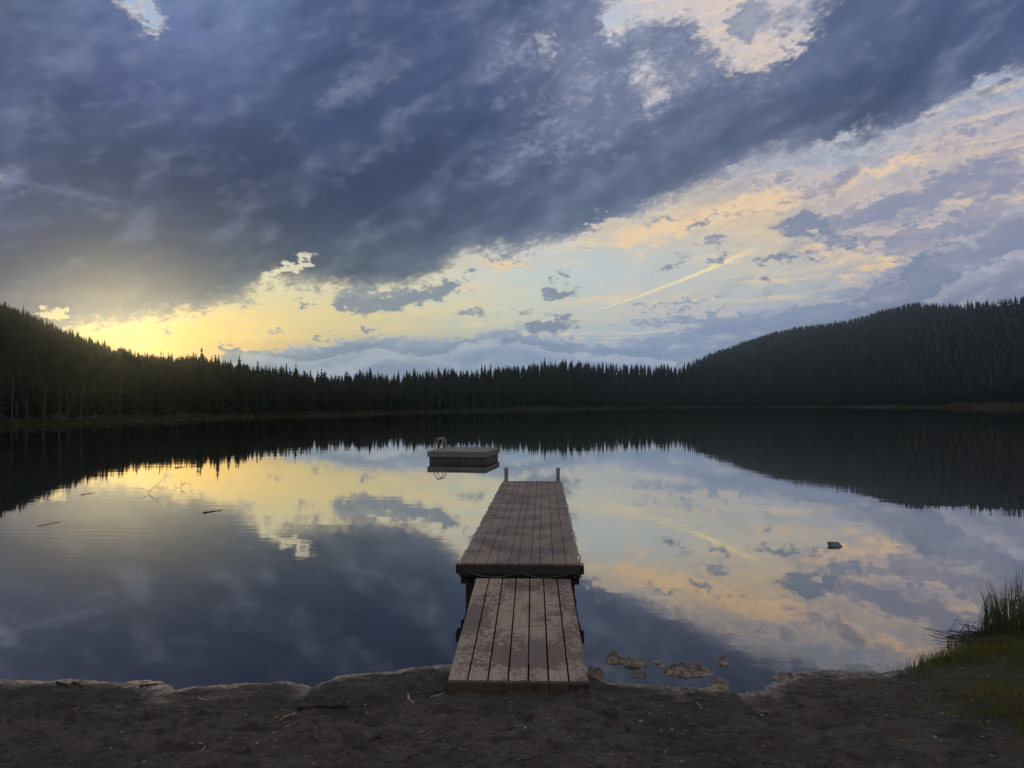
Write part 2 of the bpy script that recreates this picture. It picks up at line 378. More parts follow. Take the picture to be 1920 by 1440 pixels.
    lpa = N.mul(N.m('MINIMUM', lp, 1.0), N.sm(N.add(N.mad(lp, 0.35, 0.0), N.add(N.mul(fine, 0.9), N.mul(finer, 0.5))), 0.50, 1.35))
    deck_c = N.mix(N.mul(lpa, 0.22), deck_c, (lin(158), lin(164), lin(190)))
    dp = total([(480, 330, 330, 60, 0, 1.0), (860, 255, 200, 60, 20, .7), (120, 150, 140, 70, 0, .5), (60, 470, 180, 40, 0, .8), (1280, 330, 240, 28, 18, .6), (1650, 170, 260, 60, 24, .6), (640, 90, 120, 50, 0, .4), (760, 400, 240, 28, 4, .8), (640, 510, 200, 26, 0, .45)])
    deck_c = N.mix(N.mul(N.mul(N.m('MINIMUM', dp, 1.0), N.sm(N.add(N.mul(mid, 0.7), N.mul(fine, 0.3)), 0.66, 0.36)), 0.48), deck_c, (lin(44), lin(58), lin(88)))
    fb = N.mul(N.add(N.mad(fine, 1.0, -0.5), N.mul(soft, 0.25)), 1.0)
    deck_c = N.mix(N.mul(N.sm(fb, 0.0, 0.28), 0.15), deck_c, (lin(160), lin(166), lin(190)))
    deck_c = N.mix(N.mul(N.sm(fb, 0.0, -0.26), 0.20), deck_c, (lin(46), lin(58), lin(86)))
    thin = N.sm(dens, 0.75, 0.05)
    rimc = N.mix(N.sm(az, -20, 14), (lin(226), lin(214), lin(176)), (lin(204), lin(202), lin(208)))
    deck_c = N.mix(N.mul(thin, 0.34), deck_c, rimc)
    halo = N.mul(N.sm(dens, -0.40, -0.02), N.sm(dens, 0.20, -0.02))
    col = N.mix(N.mul(halo, 0.14), col, (1.0, 0.95, 0.84))
    col = N.mix(deck_a, col, deck_c)
    # away from the view: plain broken cloud behind, paler overhead
    back = N.sm(N.m('ABSOLUTE', az), 48, 95)
    backc = N.mix(N.sm(N.noise(tc.outputs['Generated'], 2.2, 6, .55), .4, .65), (lin(118), lin(118), lin(126)), (lin(178), lin(168), lin(160)))
    col = N.mix(back, col, backc)
    col = N.mix(N.mul(N.sm(el, 38, 75), 0.9), col, backc)
    go = N.n.new('NodeGroupOutput')
    N.l.new(col, go.inputs[0])
    N = NT(world.node_tree)
    gn = N.n.new('ShaderNodeGroup')
    gn.node_tree = grp
    bgn = N.n.new('ShaderNodeBackground')
    N.put(bgn.inputs['Color'], gn.outputs[0])
    bgn.inputs['Strength'].default_value = 1.08
    out = N.n.new('ShaderNodeOutputWorld')
    N.l.new(bgn.outputs[0], out.inputs['Surface'])
build_sky()

sun_d = bpy.data.lights.new('sun', 'SUN')
sun_d.energy = 0.21
sun_d.angle = R(0.5)
sun_d.color = (1.0, 0.64, 0.27)
sun = bpy.data.objects.new('sun', sun_d)
COL.objects.link(sun)
sv = Vector((math.sin(R(SUN_AZ)) * math.cos(R(SUN_EL)), math.cos(R(SUN_AZ)) * math.cos(R(SUN_EL)), math.sin(R(SUN_EL))))
sun.rotation_euler = sv.to_track_quat('Z', 'Y').to_euler()

# ------------------------------------------------------------------ object helpers
def tag(o, label=None, cat=None, group=None, kind=None):
    if label: o['label'] = label
    if cat: o['category'] = cat
    if group: o['group'] = group
    if kind: o['kind'] = kind
    return o
def empty(name, loc, rz=0.0):
    o = bpy.data.objects.new(name, None)
    o.empty_display_size = 0.3
    o.location = loc
    o.rotation_euler = (0, 0, rz)
    COL.objects.link(o)
    return o
def link(name, me, mat, parent=None):
    o = bpy.data.objects.new(name, me)
    COL.objects.link(o)
    if mat is not None:
        me.materials.append(mat)
    if parent is not None:
        o.parent = parent
    return o
def from_bm(name, bm, mat, parent=None, smooth=False):
    me = bpy.data.meshes.new(name)
    bmesh.ops.recalc_face_normals(bm, faces=bm.faces)
    bm.to_mesh(me)
    bm.free()
    if smooth:
        me.polygons.foreach_set('use_smooth', [True] * len(me.polygons))
    return link(name, me, mat, parent)
def from_np(name, V, F, mat, parent=None, smooth=False):
    """V (n,3), F (m,3) or (m,4)"""
    me = bpy.data.meshes.new(name)
    V = np.ascontiguousarray(V, dtype=np.float32); F = np.ascontiguousarray(F, dtype=np.int32)
    k = F.shape[1]
    me.vertices.add(len(V)); me.vertices.foreach_set('co', V.ravel())
    me.loops.add(F.size); me.loops.foreach_set('vertex_index', F.ravel())
    me.polygons.add(len(F)); me.polygons.foreach_set('loop_start', np.arange(0, F.size, k, dtype=np.int32))
    me.update(calc_edges=True)
    if smooth:
        me.polygons.foreach_set('use_smooth', np.ones(len(F), dtype=bool))
    me.validate()
    return link(name, me, mat, parent)
def box(bm, x0, x1, y0, y1, z0, z1, dz=0.0):
    """box; dz lifts the far (y1) end"""
    c = [(x0, y0, z0), (x1, y0, z0), (x1, y1, z0 + dz), (x0, y1, z0 + dz), (x0, y0, z1), (x1, y0, z1), (x1, y1, z1 + dz), (x0, y1, z1 + dz)]
    v = [bm.verts.new(p) for p in c]
    for f in ((0, 3, 2, 1), (4, 5, 6, 7), (0, 1, 5, 4), (1, 2, 6, 5), (2, 3, 7, 6), (3, 0, 4, 7)):
        bm.faces.new([v[i] for i in f])
    return v
def bev(bm, w):
    bmesh.ops.bevel(bm, geom=list(bm.edges), offset=w, segments=2, profile=0.6, affect='EDGES')
def tube(bm, pts, rad, n=8, cap=True):
    pts = [Vector(p) for p in pts]
    rads = rad if isinstance(rad, (list, tuple)) else [rad] * len(pts)
    rings = []
    for i, p in enumerate(pts):
        t = (pts[min(i + 1, len(pts) - 1)] - pts[max(i - 1, 0)]).normalized()
        a = Vector((0, 0, 1)) if abs(t.z) < 0.9 else Vector((1, 0, 0))
        u = t.cross(a).normalized(); w = t.cross(u)
        rings.append([bm.verts.new(p + (u * math.cos(2 * math.pi * k / n) + w * math.sin(2 * math.pi * k / n)) * rads[i]) for k in range(n)])
    for a, b in zip(rings, rings[1:]):
        for k in range(n):
            bm.faces.new((a[k], a[(k + 1) % n], b[(k + 1) % n], b[k]))
    if cap:
        bm.faces.new(rings[0]); bm.faces.new(rings[-1])

# numpy value noise
def _h(ix, iy, s):
    n = (ix.astype(np.int64) * 374761393 + iy.astype(np.int64) * 668265263 + s * 1442695041) & 0x7fffffff
    n = ((n ^ (n >> 13)) * 1274126177) & 0x7fffffff
    return ((n ^ (n >> 16)) & 0xffff) / 65535.0
def vn(x, y, s=0):
    ix, iy = np.floor(x), np.floor(y)
    fx, fy = x - ix, y - iy
    fx, fy = fx * fx * (3 - 2 * fx), fy * fy * (3 - 2 * fy)
    a, b, c, d = _h(ix, iy, s), _h(ix + 1, iy, s), _h(ix, iy + 1, s), _h(ix + 1, iy + 1, s)
    return (a * (1 - fx) + b * fx) * (1 - fy) + (c * (1 - fx) + d * fx) * fy - 0.5
def fbm(x, y, s=0, o=4, g=0.5):
    t, a = 0.0, 1.0
    for i in range(o):
        t = t + a * vn(x * 2 ** i + 17.3 * i, y * 2 ** i - 9.1 * i, s + i)
        a *= g
    return t

# ------------------------------------------------------------------ materials
def mat(name):
    m = bpy.data.materials.new(name)
    m.use_nodes = True
    m.node_tree.nodes.clear()
    return m, NT(m.node_tree)
def finish(N, base, rough=0.8, bump=None, bstr=0.5, bdist=0.01, metallic=0.0, spec=0.5, **kw):
    p = N.n.new('ShaderNodeBsdfPrincipled')
    N.put(p.inputs['Base Color'], base); N.put(p.inputs['Roughness'], rough)
    N.put(p.inputs['Metallic'], metallic); N.put(p.inputs['Specular IOR Level'], spec)
    for k, v in kw.items():
        N.put(p.inputs[k.replace('_', ' ')], v)
    if bump is not None:
        b = N.n.new('ShaderNodeBump')
        b.inputs['Strength'].default_value = bstr
        b.inputs['Distance'].default_value = bdist
        N.put(b.inputs['Height'], bump)
        N.l.new(b.outputs[0], p.inputs['Normal'])
    o = N.n.new('ShaderNodeOutputMaterial')
    N.l.new(p.outputs[0], o.inputs['Surface'])
def objco(N):
    return N.n.new('ShaderNodeTexCoord').outputs['Object']
def island(N):
    return N.n.new('ShaderNodeNewGeometry').outputs['Random Per Island']

def wood(name, c0, c1, stain, amount, red=None):
    m, N = mat(name)
    co = objco(N)
    s = N.sep(co)
    isl = island(N)
    off = N.mul(isl, 37.0)
    grain = N.noise(N.xyz(N.mul(s[0], 60.0), N.mad(s[1], 2.4, off), N.mul(s[2], 60.0)), 1.0, 5, 0.6, 0.4)
    base = N.mix(N.sm(grain, 0.3, 0.7), c0, c1)
    base = N.mix(N.mul(N.m('FRACT', N.mul(isl, 7.31)), 0.35), base, tuple(v * 0.62 for v in c0))
    st = N.noise(N.xyz(N.mul(s[0], 1.0), N.mad(s[1], 0.75, N.mul(isl, 1.5)), 0.0), 22.0, 9, 0.72, 0.4)
    st0 = N.noise(co, 1.9, 3, 0.5)
    k = N.sm(N.add(N.mul(st, 1.0), N.mad(st0, 0.9, -0.45)), 0.46, 0.56)
    base = N.mix(N.mul(k, amount), base, stain)
    if red:
        k2 = N.sm(N.noise(N.xyz(s[0], s[1], 4.0), 5.0, 6, 0.62, 0.4), 0.60, 0.68)
        base = N.mix(N.mul(k2, 0.5), base, red)
    sp = N.noise(co, 95.0, 2, 0.6)
    base = N.mix(N.mul(N.sm(sp, 0.62, 0.74), 0.35), base, tuple(v * 0.4 for v in stain))
    crack = N.sm(N.noise(N.xyz(N.mul(s[0], 120.0), N.mad(s[1], 1.6, off), 0.0), 1.0, 3, .5), 0.30, 0.22)
    base = N.mix(N.mul(crack, 0.6), base, tuple(v * 0.35 for v in stain))
    finish(N, base, N.sm(k, 0, 1, 0.82, 0.66), N.sub(grain, N.mul(crack, 0.8)), 0.5, 0.004, spec=0.35)
    return m
M = {}
M['ramp'] = wood('ramp_wood', (0.46, 0.36, 0.285), (0.62, 0.50, 0.395), (0.20, 0.155, 0.128), 0.88, (0.22, 0.120, 0.085))
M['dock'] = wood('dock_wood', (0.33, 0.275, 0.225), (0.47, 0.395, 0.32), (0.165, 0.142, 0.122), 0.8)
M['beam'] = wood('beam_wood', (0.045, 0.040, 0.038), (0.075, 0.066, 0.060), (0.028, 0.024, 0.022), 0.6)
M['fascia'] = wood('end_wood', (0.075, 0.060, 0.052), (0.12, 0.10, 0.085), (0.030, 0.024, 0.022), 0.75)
M['raftwood'] = wood('raft_wood', (0.34, 0.29, 0.28), (0.48, 0.42, 0.40), (0.24, 0.20, 0.19), 0.45)
M['raftside'] = wood('raft_side_wood', (0.19, 0.205, 0.225), (0.26, 0.275, 0.295), (0.14, 0.15, 0.16), 0.4)

def simple(name, c, rough=0.8, var=0.3, scale=20.0, bstr=0.3, metallic=0.0, spec=0.5):
    m, N = mat(name)
    n = N.noise(objco(N), scale, 5, 0.6)
    base = N.mix(N.sm(n, 0.3, 0.7), tuple(v * (1 - var) for v in c), tuple(min(1, v * (1 + var)) for v in c))
    finish(N, base, rough, n, bstr, 0.005, metallic=metallic, spec=spec)
    return m
M['float'] = simple('dark_plastic', (0.062, 0.072, 0.078), 0.55, 0.3, 4)
M['steel'] = simple('ladder_steel', (0.50, 0.51, 0.53), 0.35, 0.15, 30, 0.05, metallic=1.0)
M['galv'] = simple('galvanised_pipe', (0.30, 0.31, 0.32), 0.5, 0.3, 25, 0.1, metallic=0.6)
M['rope'] = simple('worn_rope', (0.66, 0.60, 0.52), 0.9, 0.35, 40, 0.6)
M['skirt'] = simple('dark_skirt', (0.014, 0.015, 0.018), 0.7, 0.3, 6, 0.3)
M['twig'] = simple('driftwood_dark', (0.028, 0.024, 0.022), 0.85, 0.4, 30)
M['pale'] = simple('bleached_wood', (0.50, 0.41, 0.29), 0.85, 0.3, 30)
M['snag'] = simple('snag_bark', (0.065, 0.06, 0.055), 0.9, 0.3, 3)
M['trunk'] = simple('conifer_bark', (0.07, 0.055, 0.045), 0.9, 0.3, 3)
M['block'] = simple('weathered_foam', (0.16, 0.19, 0.22), 0.6, 0.3, 14)

def foliage():
    m, N = mat('conifer_needles')
    g = N.n.new('ShaderNodeNewGeometry')
    n = N.noise(g.outputs['Position'], 0.13, 4, 0.6)
    n2 = N.noise(g.outputs['Position'], 1.6, 3, 0.6)
    c = N.mix(N.sm(n, 0.35, 0.65), (0.012, 0.024, 0.019), (0.034, 0.046, 0.028))
    c = N.mix(N.mul(N.sm(n2, 0.4, 0.7), 0.5), c, (0.020, 0.036, 0.030))
    c = N.mix(N.mul(g.outputs['Random Per Island'], 0.5), c, (0.012, 0.020, 0.013))
    finish(N, c, 0.75, spec=0.2)
    return m
M['needles'] = foliage()

def blades(name, cols, rough=0.6):
    m, N = mat(name)
    isl = island(N)
    g = N.n.new('ShaderNodeNewGeometry')
    n = N.noise(g.outputs['Position'], 2.3, 4, 0.6)
    c = N.mix(isl, cols[0], cols[1])
    c = N.mix(N.mul(N.sm(n, 0.45, 0.65), 0.7), c, cols[2])
    d = N.n.new('ShaderNodeBsdfDiffuse'); N.put(d.inputs[0], c)
    tr = N.n.new('ShaderNodeBsdfTranslucent'); N.put(tr.inputs[0], c)
    mx = N.n.new('ShaderNodeMixShader'); mx.inputs[0].default_value = 0.3
    N.l.new(d.outputs[0], mx.inputs[1]); N.l.new(tr.outputs[0], mx.inputs[2])
    o = N.n.new('ShaderNodeOutputMaterial'); N.l.new(mx.outputs[0], o.inputs['Surface'])
    return m
M['grass'] = blades('short_grass', ((0.11, 0.15, 0.04), (0.19, 0.185, 0.055), (0.24, 0.20, 0.075)))
M['reed'] = blades('reed_green', ((0.10, 0.15, 0.075), (0.16, 0.20, 0.10), (0.17, 0.16, 0.09)))
M['deadreed'] = blades('reed_dead', ((0.14, 0.12, 0.09), (0.10, 0.09, 0.07), (0.05, 0.05, 0.04)))
M['shoregrass'] = blades('shore_sedge', ((0.085, 0.085, 0.04), (0.065, 0.07, 0.03), (0.10, 0.085, 0.045)))

def ground_mat():
    m, N = mat('beach_and_forest_floor')
    g = N.n.new('ShaderNodeNewGeometry')
    pos = g.outputs['Position']
    s = N.sep(pos)
    n1 = N.noise(pos, 1.3, 6, 0.6)
    n2 = N.noise(N.xyz(N.mul(s[0], 5.0), N.mul(s[1], 9.0), 0.0), 1.0, 6, 0.62, 0.6)
    n3 = N.noise(pos, 70.0, 4, 0.65)
    n4 = N.noise(pos, 22.0, 5, 0.62)
    c = N.mix(N.sm(n1, 0.38, 0.62), (0.066, 0.056, 0.052), (0.120, 0.101, 0.090))
    c = N.mix(N.mul(N.sm(n2, 0.48, 0.62), 0.75), c, (0.036, 0.030, 0.028))
    c = N.mix(N.mul(N.sm(n4, 0.50, 0.64), 0.65), c, (0.034, 0.028, 0.026))
    c = N.mix(N.mul(N.sm(n3, 0.60, 0.74), 0.5), c, (0.30, 0.26, 0.23))
    vo = N.n.new('ShaderNodeTexVoronoi'); N.put(vo.inputs['Vector'], pos); vo.inputs['Scale'].default_value = 42
    peb = N.sm(vo.outputs['Distance'], 0.20, 0.13)
    pick = N.m('GREATER_THAN', N.sep(vo.outputs['Color'])[0], 0.88)
    c = N.mix(N.mul(N.mul(peb, pick), 0.6), c, (0.36, 0.33, 0.31))
    # damp tan silt at the water's edge, sky sheen painted in as paleness
    wetz = N.add(s[2], N.mad(n2, 0.035, -0.0175))
    silt = N.mul(N.mul(N.sm(wetz, 0.062, 0.016), N.sm(s[1], 30, 15)), N.mix(N.sm(s[0], 0.55, 0.7), N.mix(N.sm(n4, .40, .56), (.25, .25, .25), (1, 1, 1)), N.mix(N.sm(n4, .46, .56), (.22, .22, .22), (.75, .75, .75))))
    c = N.mix(N.mul(silt, 0.9), c, (0.56, 0.475, 0.37))
    grassy = N.mul(N.sm(N.add(s[0], N.mad(n1, 1.6, -0.8)), 2.7, 3.6), N.sm(s[1], 30, 10))
    c = N.mix(N.mul(grassy, 0.8), c, (0.060, 0.058, 0.026))
    far = N.sm(s[1], 30, 60)
    c = N.mix(far, c, (0.028, 0.030, 0.018))
    under = N.sm(s[2], 0.004, -0.05)
    c = N.mix(under, c, (0.035, 0.032, 0.028))
    rough = N.mix(silt, (0.9, 0.9, 0.9), (0.32, 0.32, 0.32))
    hgt = N.add(N.mul(n4, 1.0), N.add(N.mul(n3, 0.35), N.mul(N.mul(peb, pick), 0.5)))
    finish(N, c, N.sep(rough)[0], hgt, 0.9, 0.02, spec=0.5)
    return m
M['ground'] = ground_mat()

def water_mat():
    m, N = mat('lake_water')
    g = N.n.new('ShaderNodeNewGeometry')
    s = N.sep(g.outputs['Position'])
    # long low ripples, crests across the view, in drifting patches of calm
    v1 = N.xyz(N.mul(s[0], 0.9), N.mul(s[1], 3.2), 0.0)
    v2 = N.xyz(N.mul(s[0], 0.30), N.mul(s[1], 0.75), 3.0)
    a = N.noise(v1, 1.0, 3, 0.5, 0.2)
    b = N.noise(v2, 1.0, 2, 0.5)
    patch = N.sm(N.noise(N.xyz(N.mul(s[0], .12), N.mul(s[1], .2), 7.0), 1.0, 3, .5), 0.38, 0.66, 0.25, 1.0)
    # a band of steeper ripples by the left shore
    dx, dy = N.sub(s[0], -7.4), N.sub(s[1], 13.3)
    band = N.m('POWER', 2.718, N.mul(N.add(N.mul(N.mul(dx, dx), 0.35), N.mul(N.mul(dy, dy), 1.6)), -1.0))
    wv = N.mul(N.m('SINE', N.add(N.mul(s[1], 17.0), N.add(N.mul(s[0], 1.2), N.mul(b, 14.0)))), N.mul(band, 0.0005))
    h = N.add(N.add(N.mul(N.mul(a, 0.0013), patch), N.mul(b, 0.0016)), wv)
    bump = N.n.new('ShaderNodeBump')
    bump.inputs['Strength'].default_value = 1.0
    bump.inputs['Distance'].default_value = 1.0
    N.put(bump.inputs['Height'], h)
    gl = N.n.new('ShaderNodeBsdfGlossy')
    gl.inputs['Roughness'].default_value = 0.01
    N.put(gl.inputs['Color'], (1.0, 0.965, 0.92))
    N.l.new(bump.outputs[0], gl.inputs['Normal'])
    df = N.n.new('ShaderNodeBsdfDiffuse')
    murk = N.mix(N.sm(N.noise(g.outputs['Position'], 0.9, 5, .6), .4, .7), (0.022, 0.025, 0.028), (0.030, 0.032, 0.033))
    N.put(df.inputs[0], murk)
    lw = N.n.new('ShaderNodeLayerWeight')
    N.l.new(bump.outputs[0], lw.inputs['Normal'])
    f = N.ramp(lw.outputs['Facing'], [(0.0, (.03,) * 3), (0.5, (.13,) * 3), (0.66, (.25,) * 3), (0.74, (.47,) * 3), (0.83, (.66,) * 3), (0.89, (.78,) * 3), (1.0, (.96,) * 3)])
    mx = N.n.new('ShaderNodeMixShader')
    N.put(mx.inputs[0], f)
    N.l.new(df.outputs[0], mx.inputs[1]); N.l.new(gl.outputs[0], mx.inputs[2])
    o = N.n.new('ShaderNodeOutputMaterial'); N.l.new(mx.outputs[0], o.inputs['Surface'])
    return m
M['water'] = water_mat()

# ------------------------------------------------------------------ terrain
def P2W(x, y, z=0.0):
    """photo place on the level z -> world x, y (design helper)"""
    a, e = px_dir(x, y)
    d = (CAMZ - z) / math.tan(R(-e))
    return d * math.sin(R(a)), d * math.cos(R(a))
SHORE_PX = [(-260, 1272), (0, 1276), (160, 1277), (300, 1279), (332, 1290), (380, 1286), (470, 1281), (540, 1278), (566, 1284), (583, 1295), (600, 1284), (625, 1274), (664, 1266), (740, 1258), (790, 1252),
            (840, 1247), (960, 1238), (1090, 1250), (1120, 1272), (1150, 1279), (1200, 1283), (1260, 1288), (1320, 1290), (1352, 1276), (1372, 1300), (1420, 1294), (1450, 1280), (1480, 1262), (1530, 1254),
            (1600, 1258), (1650, 1262), (1700, 1254), (1745, 1238), (1800, 1226), (1860, 1212), (1920, 1196), (2050, 1170)]
_sp = np.array([P2W(*p) for p in SHORE_PX])
SX = np.concatenate([[-60, -30, -12], _sp[:, 0], [9, 14, 30, 60]])
SY = np.concatenate([[-20, 2.5, 5.4], _sp[:, 1], [9.2, 10, 4, -20]])
_o = np.argsort(SX); SX, SY = SX[_o], SY[_o]
AZS = [-100, -70, -50, -40, -34, -29.4, -24, -12.7, -4, 5.6, 13.4, 20.8, 34, 50, 70, 100]
SHR = [25, 50, 80, 92, 95, 101, 118, 155, 222, 345, 470, 555, 600, 520, 260, 60]
RIDGE_PX = [(0, 566), (50, 582), (100, 603), (150, 624), (200, 641), (250, 655), (300, 664), (400, 676), (450, 684), (500, 693), (560, 699), (620, 702), (700, 699), (800, 694), (900, 687),
            (960, 682), (1040, 676), (1120, 676), (1200, 681), (1270, 684), (1300, 672), (1350, 654), (1400, 636), (1450, 619), (1500, 608), (1560, 602), (1600, 596), (1650, 580), (1700, 566),
            (1750, 563), (1800, 564), (1850, 558), (1920, 551)]
_rp = np.array([px_dir(*p) for p in RIDGE_PX])
RZ_AZ = np.concatenate([[-100, -60, -42], _rp[:, 0], [40, 60, 100]])
RZ_EL = np.concatenate([[6, 9, 9], _rp[:, 1], [8.4, 7, 5]])
RD_AZ = [-100, -40, -34, -25, -15, -10, -3, 5, 12.6, 15.5, 18, 28, 31, 34, 45, 100]
RD_R = [150, 380, 400, 340, 260, 265, 310, 420, 540, 900, 1050, 960, 800, 720, 640, 400]
TREE_H = 9.5
def terrain(x, y):
    x = np.asarray(x, float); y = np.asarray(y, float)
    r = np.hypot(x, y); az = np.degrees(np.arctan2(x, y))
    # near beach
    t = np.interp(x, SX, SY) - y
    near = np.where(t > 0, np.minimum(0.004 + 0.13 * (1 - np.exp(-np.maximum(t, 0) * 5.0)) * 0.25 + 0.085 * t, 0.66 + 0.02 * np.maximum(t - 6, 0)), 0.16 * t)
    dn = np.exp(-((r - 5.0) / 4.5) ** 2)
    land = np.clip(t * 2.5 + 0.15, 0, 1)
    rough = fbm(x * 1.8, y * 3.0, 3, 5, 0.55) * 0.042 + fbm(x * 9, y * 14, 9, 4, 0.62) * 0.016
    rough += np.abs(fbm(x * 3.5, y * 6.0, 21, 4, 0.6)) * -0.024 + np.clip(fbm(x * 7, y * 10, 23, 3, .6) - .22, 0, 1) * 0.10
    near = near + rough * dn * land * np.clip(0.35 + t * 0.9, 0.2, 1)
    # edge wobble of the water line
    near = near + fbm(x * 5, y * 5, 5, 5, 0.6) * 0.020 * dn * np.clip(1.2 - np.abs(t) * 2, 0, 1)
    # clods standing in the shallows
    for (px, py, rx, ry, h) in CLODS:
        cx, cy = P2W(px, py)
        sx, sy = rx / FPX * cy, ry / FPX * cy * cy / CAMZ
        q = ((x - cx) / sx) ** 2 + ((y - cy) / sy) ** 2
        q = q * (1 + 0.9 * fbm(x * 7, y * 9, 33, 3)) + 0.8 * np.abs(fbm(x * 10, y * 12, 35, 2))
        k = np.clip(1.55 * np.exp(-q * 0.8) , 0, 1)
        near = np.maximum(near, -0.05 + k * (h * .30 + 0.05) + k * (fbm(x * 11, y * 22, 31, 5, 0.7) * 0.05))
    # grassy bank to the right
    near = near + 0.10 * np.clip((x - 3.0) / 2.0, 0, 1) * np.clip(t * 1.5, 0, 1) * dn
    # far shore and hills
    S = np.interp(az, AZS, SHR); RR = np.interp(az, RD_AZ, RD_R)
    S = S * (1 + 0.02 * fbm(az * 0.35, az * 0 + 2.0, 41, 4))
    H = np.maximum(CAMZ + RR * np.tan(np.radians(np.interp(az, RZ_AZ, RZ_EL))) - TREE_H * 0.74, 0.8)
    q = np.clip((r - S) / (RR - S), 0, 1)
    prof = np.where(r > RR, np.maximum(H - (r - RR) * 0.05, 3.0), 0.35 + (H - 0.35) * (0.35 * q + 0.65 * q * q * (3 - 2 * q)))
    prof = prof + fbm(x * 0.012, y * 0.012, 50, 4) * np.clip((r - S) * 0.02, 0, 3) * (q < 0.98)
    far = np.where(r > S, np.where(r < S + 2, 0.35 * (r - S) / 2, prof), -(S - r) * 0.15)
    far = np.where(np.abs(az) > 100, -5, far)
    return np.maximum(np.maximum(near, far), -1.8)
CLODS = [(1158, 1240, 22, 6, .05), (1185, 1243, 24, 8, .06), (1232, 1240, 10, 5, .04), (1242, 1250, 8, 6, .035), (1285, 1254, 36, 7, .045), (1310, 1262, 34, 8, .05), (1265, 1262, 26, 8, .06),
         (1356, 1243, 13, 6, .055), (1340, 1249, 10, 4, .03), (1115, 1262, 16, 12, .07), (1200, 1266, 22, 4, .025), (1150, 1228, 10, 3, .03), (1330, 1258, 20, 3, .02),
         (1470, 1272, 22, 7, .05), (1500, 1260, 30, 6, .045), (1350, 1284, 18, 10, .07), (1118, 1240, 8, 3, .02)]

def build_ground():
    rr = [0.4]
    while rr[-1] < 3.2: rr.append(rr[-1] * 1.02)
    while rr[-1] < 8.6: rr.append(rr[-1] * 1.0030)
    while rr[-1] < 1260: rr.append(rr[-1] * 1.022)
    rr = np.array(rr)
    az = np.concatenate([np.arange(-180, -44, 2.5), np.arange(-44, 44, 0.17), np.arange(44, 180, 2.5)])
    n = len(az)
    A, Rr = np.meshgrid(np.radians(az), rr)
    X, Y = Rr * np.sin(A), Rr * np.cos(A)
    Z = terrain(X, Y)
    V = np.stack([X, Y, Z], -1).reshape(-1, 3)
    i, j = np.meshgrid(np.arange(len(rr) - 1), np.arange(n), indexing='ij')
    jn = (j + 1) % n
    F = np.stack([i * n + j, (i + 1) * n + j, (i + 1) * n + jn, i * n + jn], -1).reshape(-1, 4)
    F = F[:, ::-1]
    o = from_np('ground', V, F, M['ground'], smooth=True)
    # close the hole under the camera
    tag(o, 'dark damp sand beach and forest floor around the lake', kind='structure')
build_ground()
bm = bmesh.new()
bmesh.ops.create_circle(bm, cap_ends=True, segments=48, radius=1230)
o = from_bm('water', bm, M['water'])
if o.data.polygons[0].normal.z < 0:
    o.data.flip_normals()
tag(o, 'still dark lake water mirroring the sunset clouds', kind='structure')

# ------------------------------------------------------------------ trees
def crown_mesh(h, rad, tiers, per, seed, inner=0.55):
    g = np.random.default_rng(seed)
    V, F = [], []
    base = h * g.uniform(0.06, 0.16)
    for i in range(tiers):
        t = (i + g.uniform(-.3, .3)) / tiers
        t = min(max(t, 0), 0.985)
        z = base + (h - base) * t
        L = rad * (1 - t) ** 0.82 * g.uniform(0.72, 1.15) + 0.07
        if t < 0.12: L *= 0.8
        ph = g.uniform(0, 6.28)
        for k in range(per):
            a = ph + 6.283 * (k + g.uniform(-.3, .3)) / per
            l = L * g.uniform(0.6, 1.2)
            ca, sa = math.cos(a), math.sin(a)
            w = l * g.uniform(0.34, 0.52) + 0.05
            dz = l * g.uniform(0.10, 0.45)
            th = (h - base) / tiers * 0.95
            n = len(V)
            V += [(0, 0, z + th), (ca * l, sa * l, z - dz), (ca * l * .5 - sa * w, sa * l * .5 + ca * w, z - dz * .1), (ca * l * .5 + sa * w, sa * l * .5 - ca * w, z - dz * .1)]
            F += [(n, n + 2, n + 1), (n, n + 1, n + 3)]
    n = len(V); m = 6
    for k in range(m):
        a = 6.283 * k / m
        V.append((math.cos(a) * rad * inner * g.uniform(.7, 1.1), math.sin(a) * rad * inner * g.uniform(.7, 1.1), base * g.uniform(.8, 1.6)))
    V.append((0, 0, h * 0.93))
    for k in range(m):
        F.append((n + k, n + (k + 1) % m, n + m))
    n = len(V)                                                   # leader
    V += [(-.05, 0, h * .93), (.05, 0, h * .93), (0, .05, h * .93), (0, 0, h * 1.02)]
    F += [(n, n + 1, n + 3), (n + 1, n + 2, n + 3), (n + 2, n, n + 3)]
    return np.array(V), np.array(F)

def place_trees():
    pts = []
    g = np.random.default_rng(5)
    az = -58.0
    while az < 52:
        S = float(np.interp(az, AZS, SHR)); RR = float(np.interp(az, RD_AZ, RD_R))
        r = S * 1.012 + 1.5 + g.uniform(0, 1.5)
        step_az = None
        while r < RR + 14:
            sp = 2.3 if r < S + 25 else (3.3 if r < 420 else 4.6)
            pts.append((az + g.uniform(-.5, .5) * math.degrees(sp / r), r + g.uniform(-.4, .4) * sp))
            r += sp * g.uniform(0.85, 1.4) * (1.0 if r < S + 25 else 1.35)
        az += math.degrees(1.6 / min(RR, 520))
    a = np.array(pts)
    # thin by area: the fan is denser close by
    S = np.interp(a[:, 0], AZS, SHR); RR = np.interp(a[:, 0], RD_AZ, RD_R)
    keep = g.uniform(0, 1, len(a)) < np.clip(a[:, 1] / np.minimum(RR, 520), 0.0, 1) * 1.15
    a = a[keep]
    gap = fbm(a[:, 0] * 1.3, a[:, 1] * 0.03, 77, 3)
    return a[gap < 0.52]
TP = place_trees()
g = np.random.default_rng(99)
tx = TP[:, 1] * np.sin(np.radians(TP[:, 0])); ty = TP[:, 1] * np.cos(np.radians(TP[:, 0]))
tz = terrain(tx, ty) - 0.15
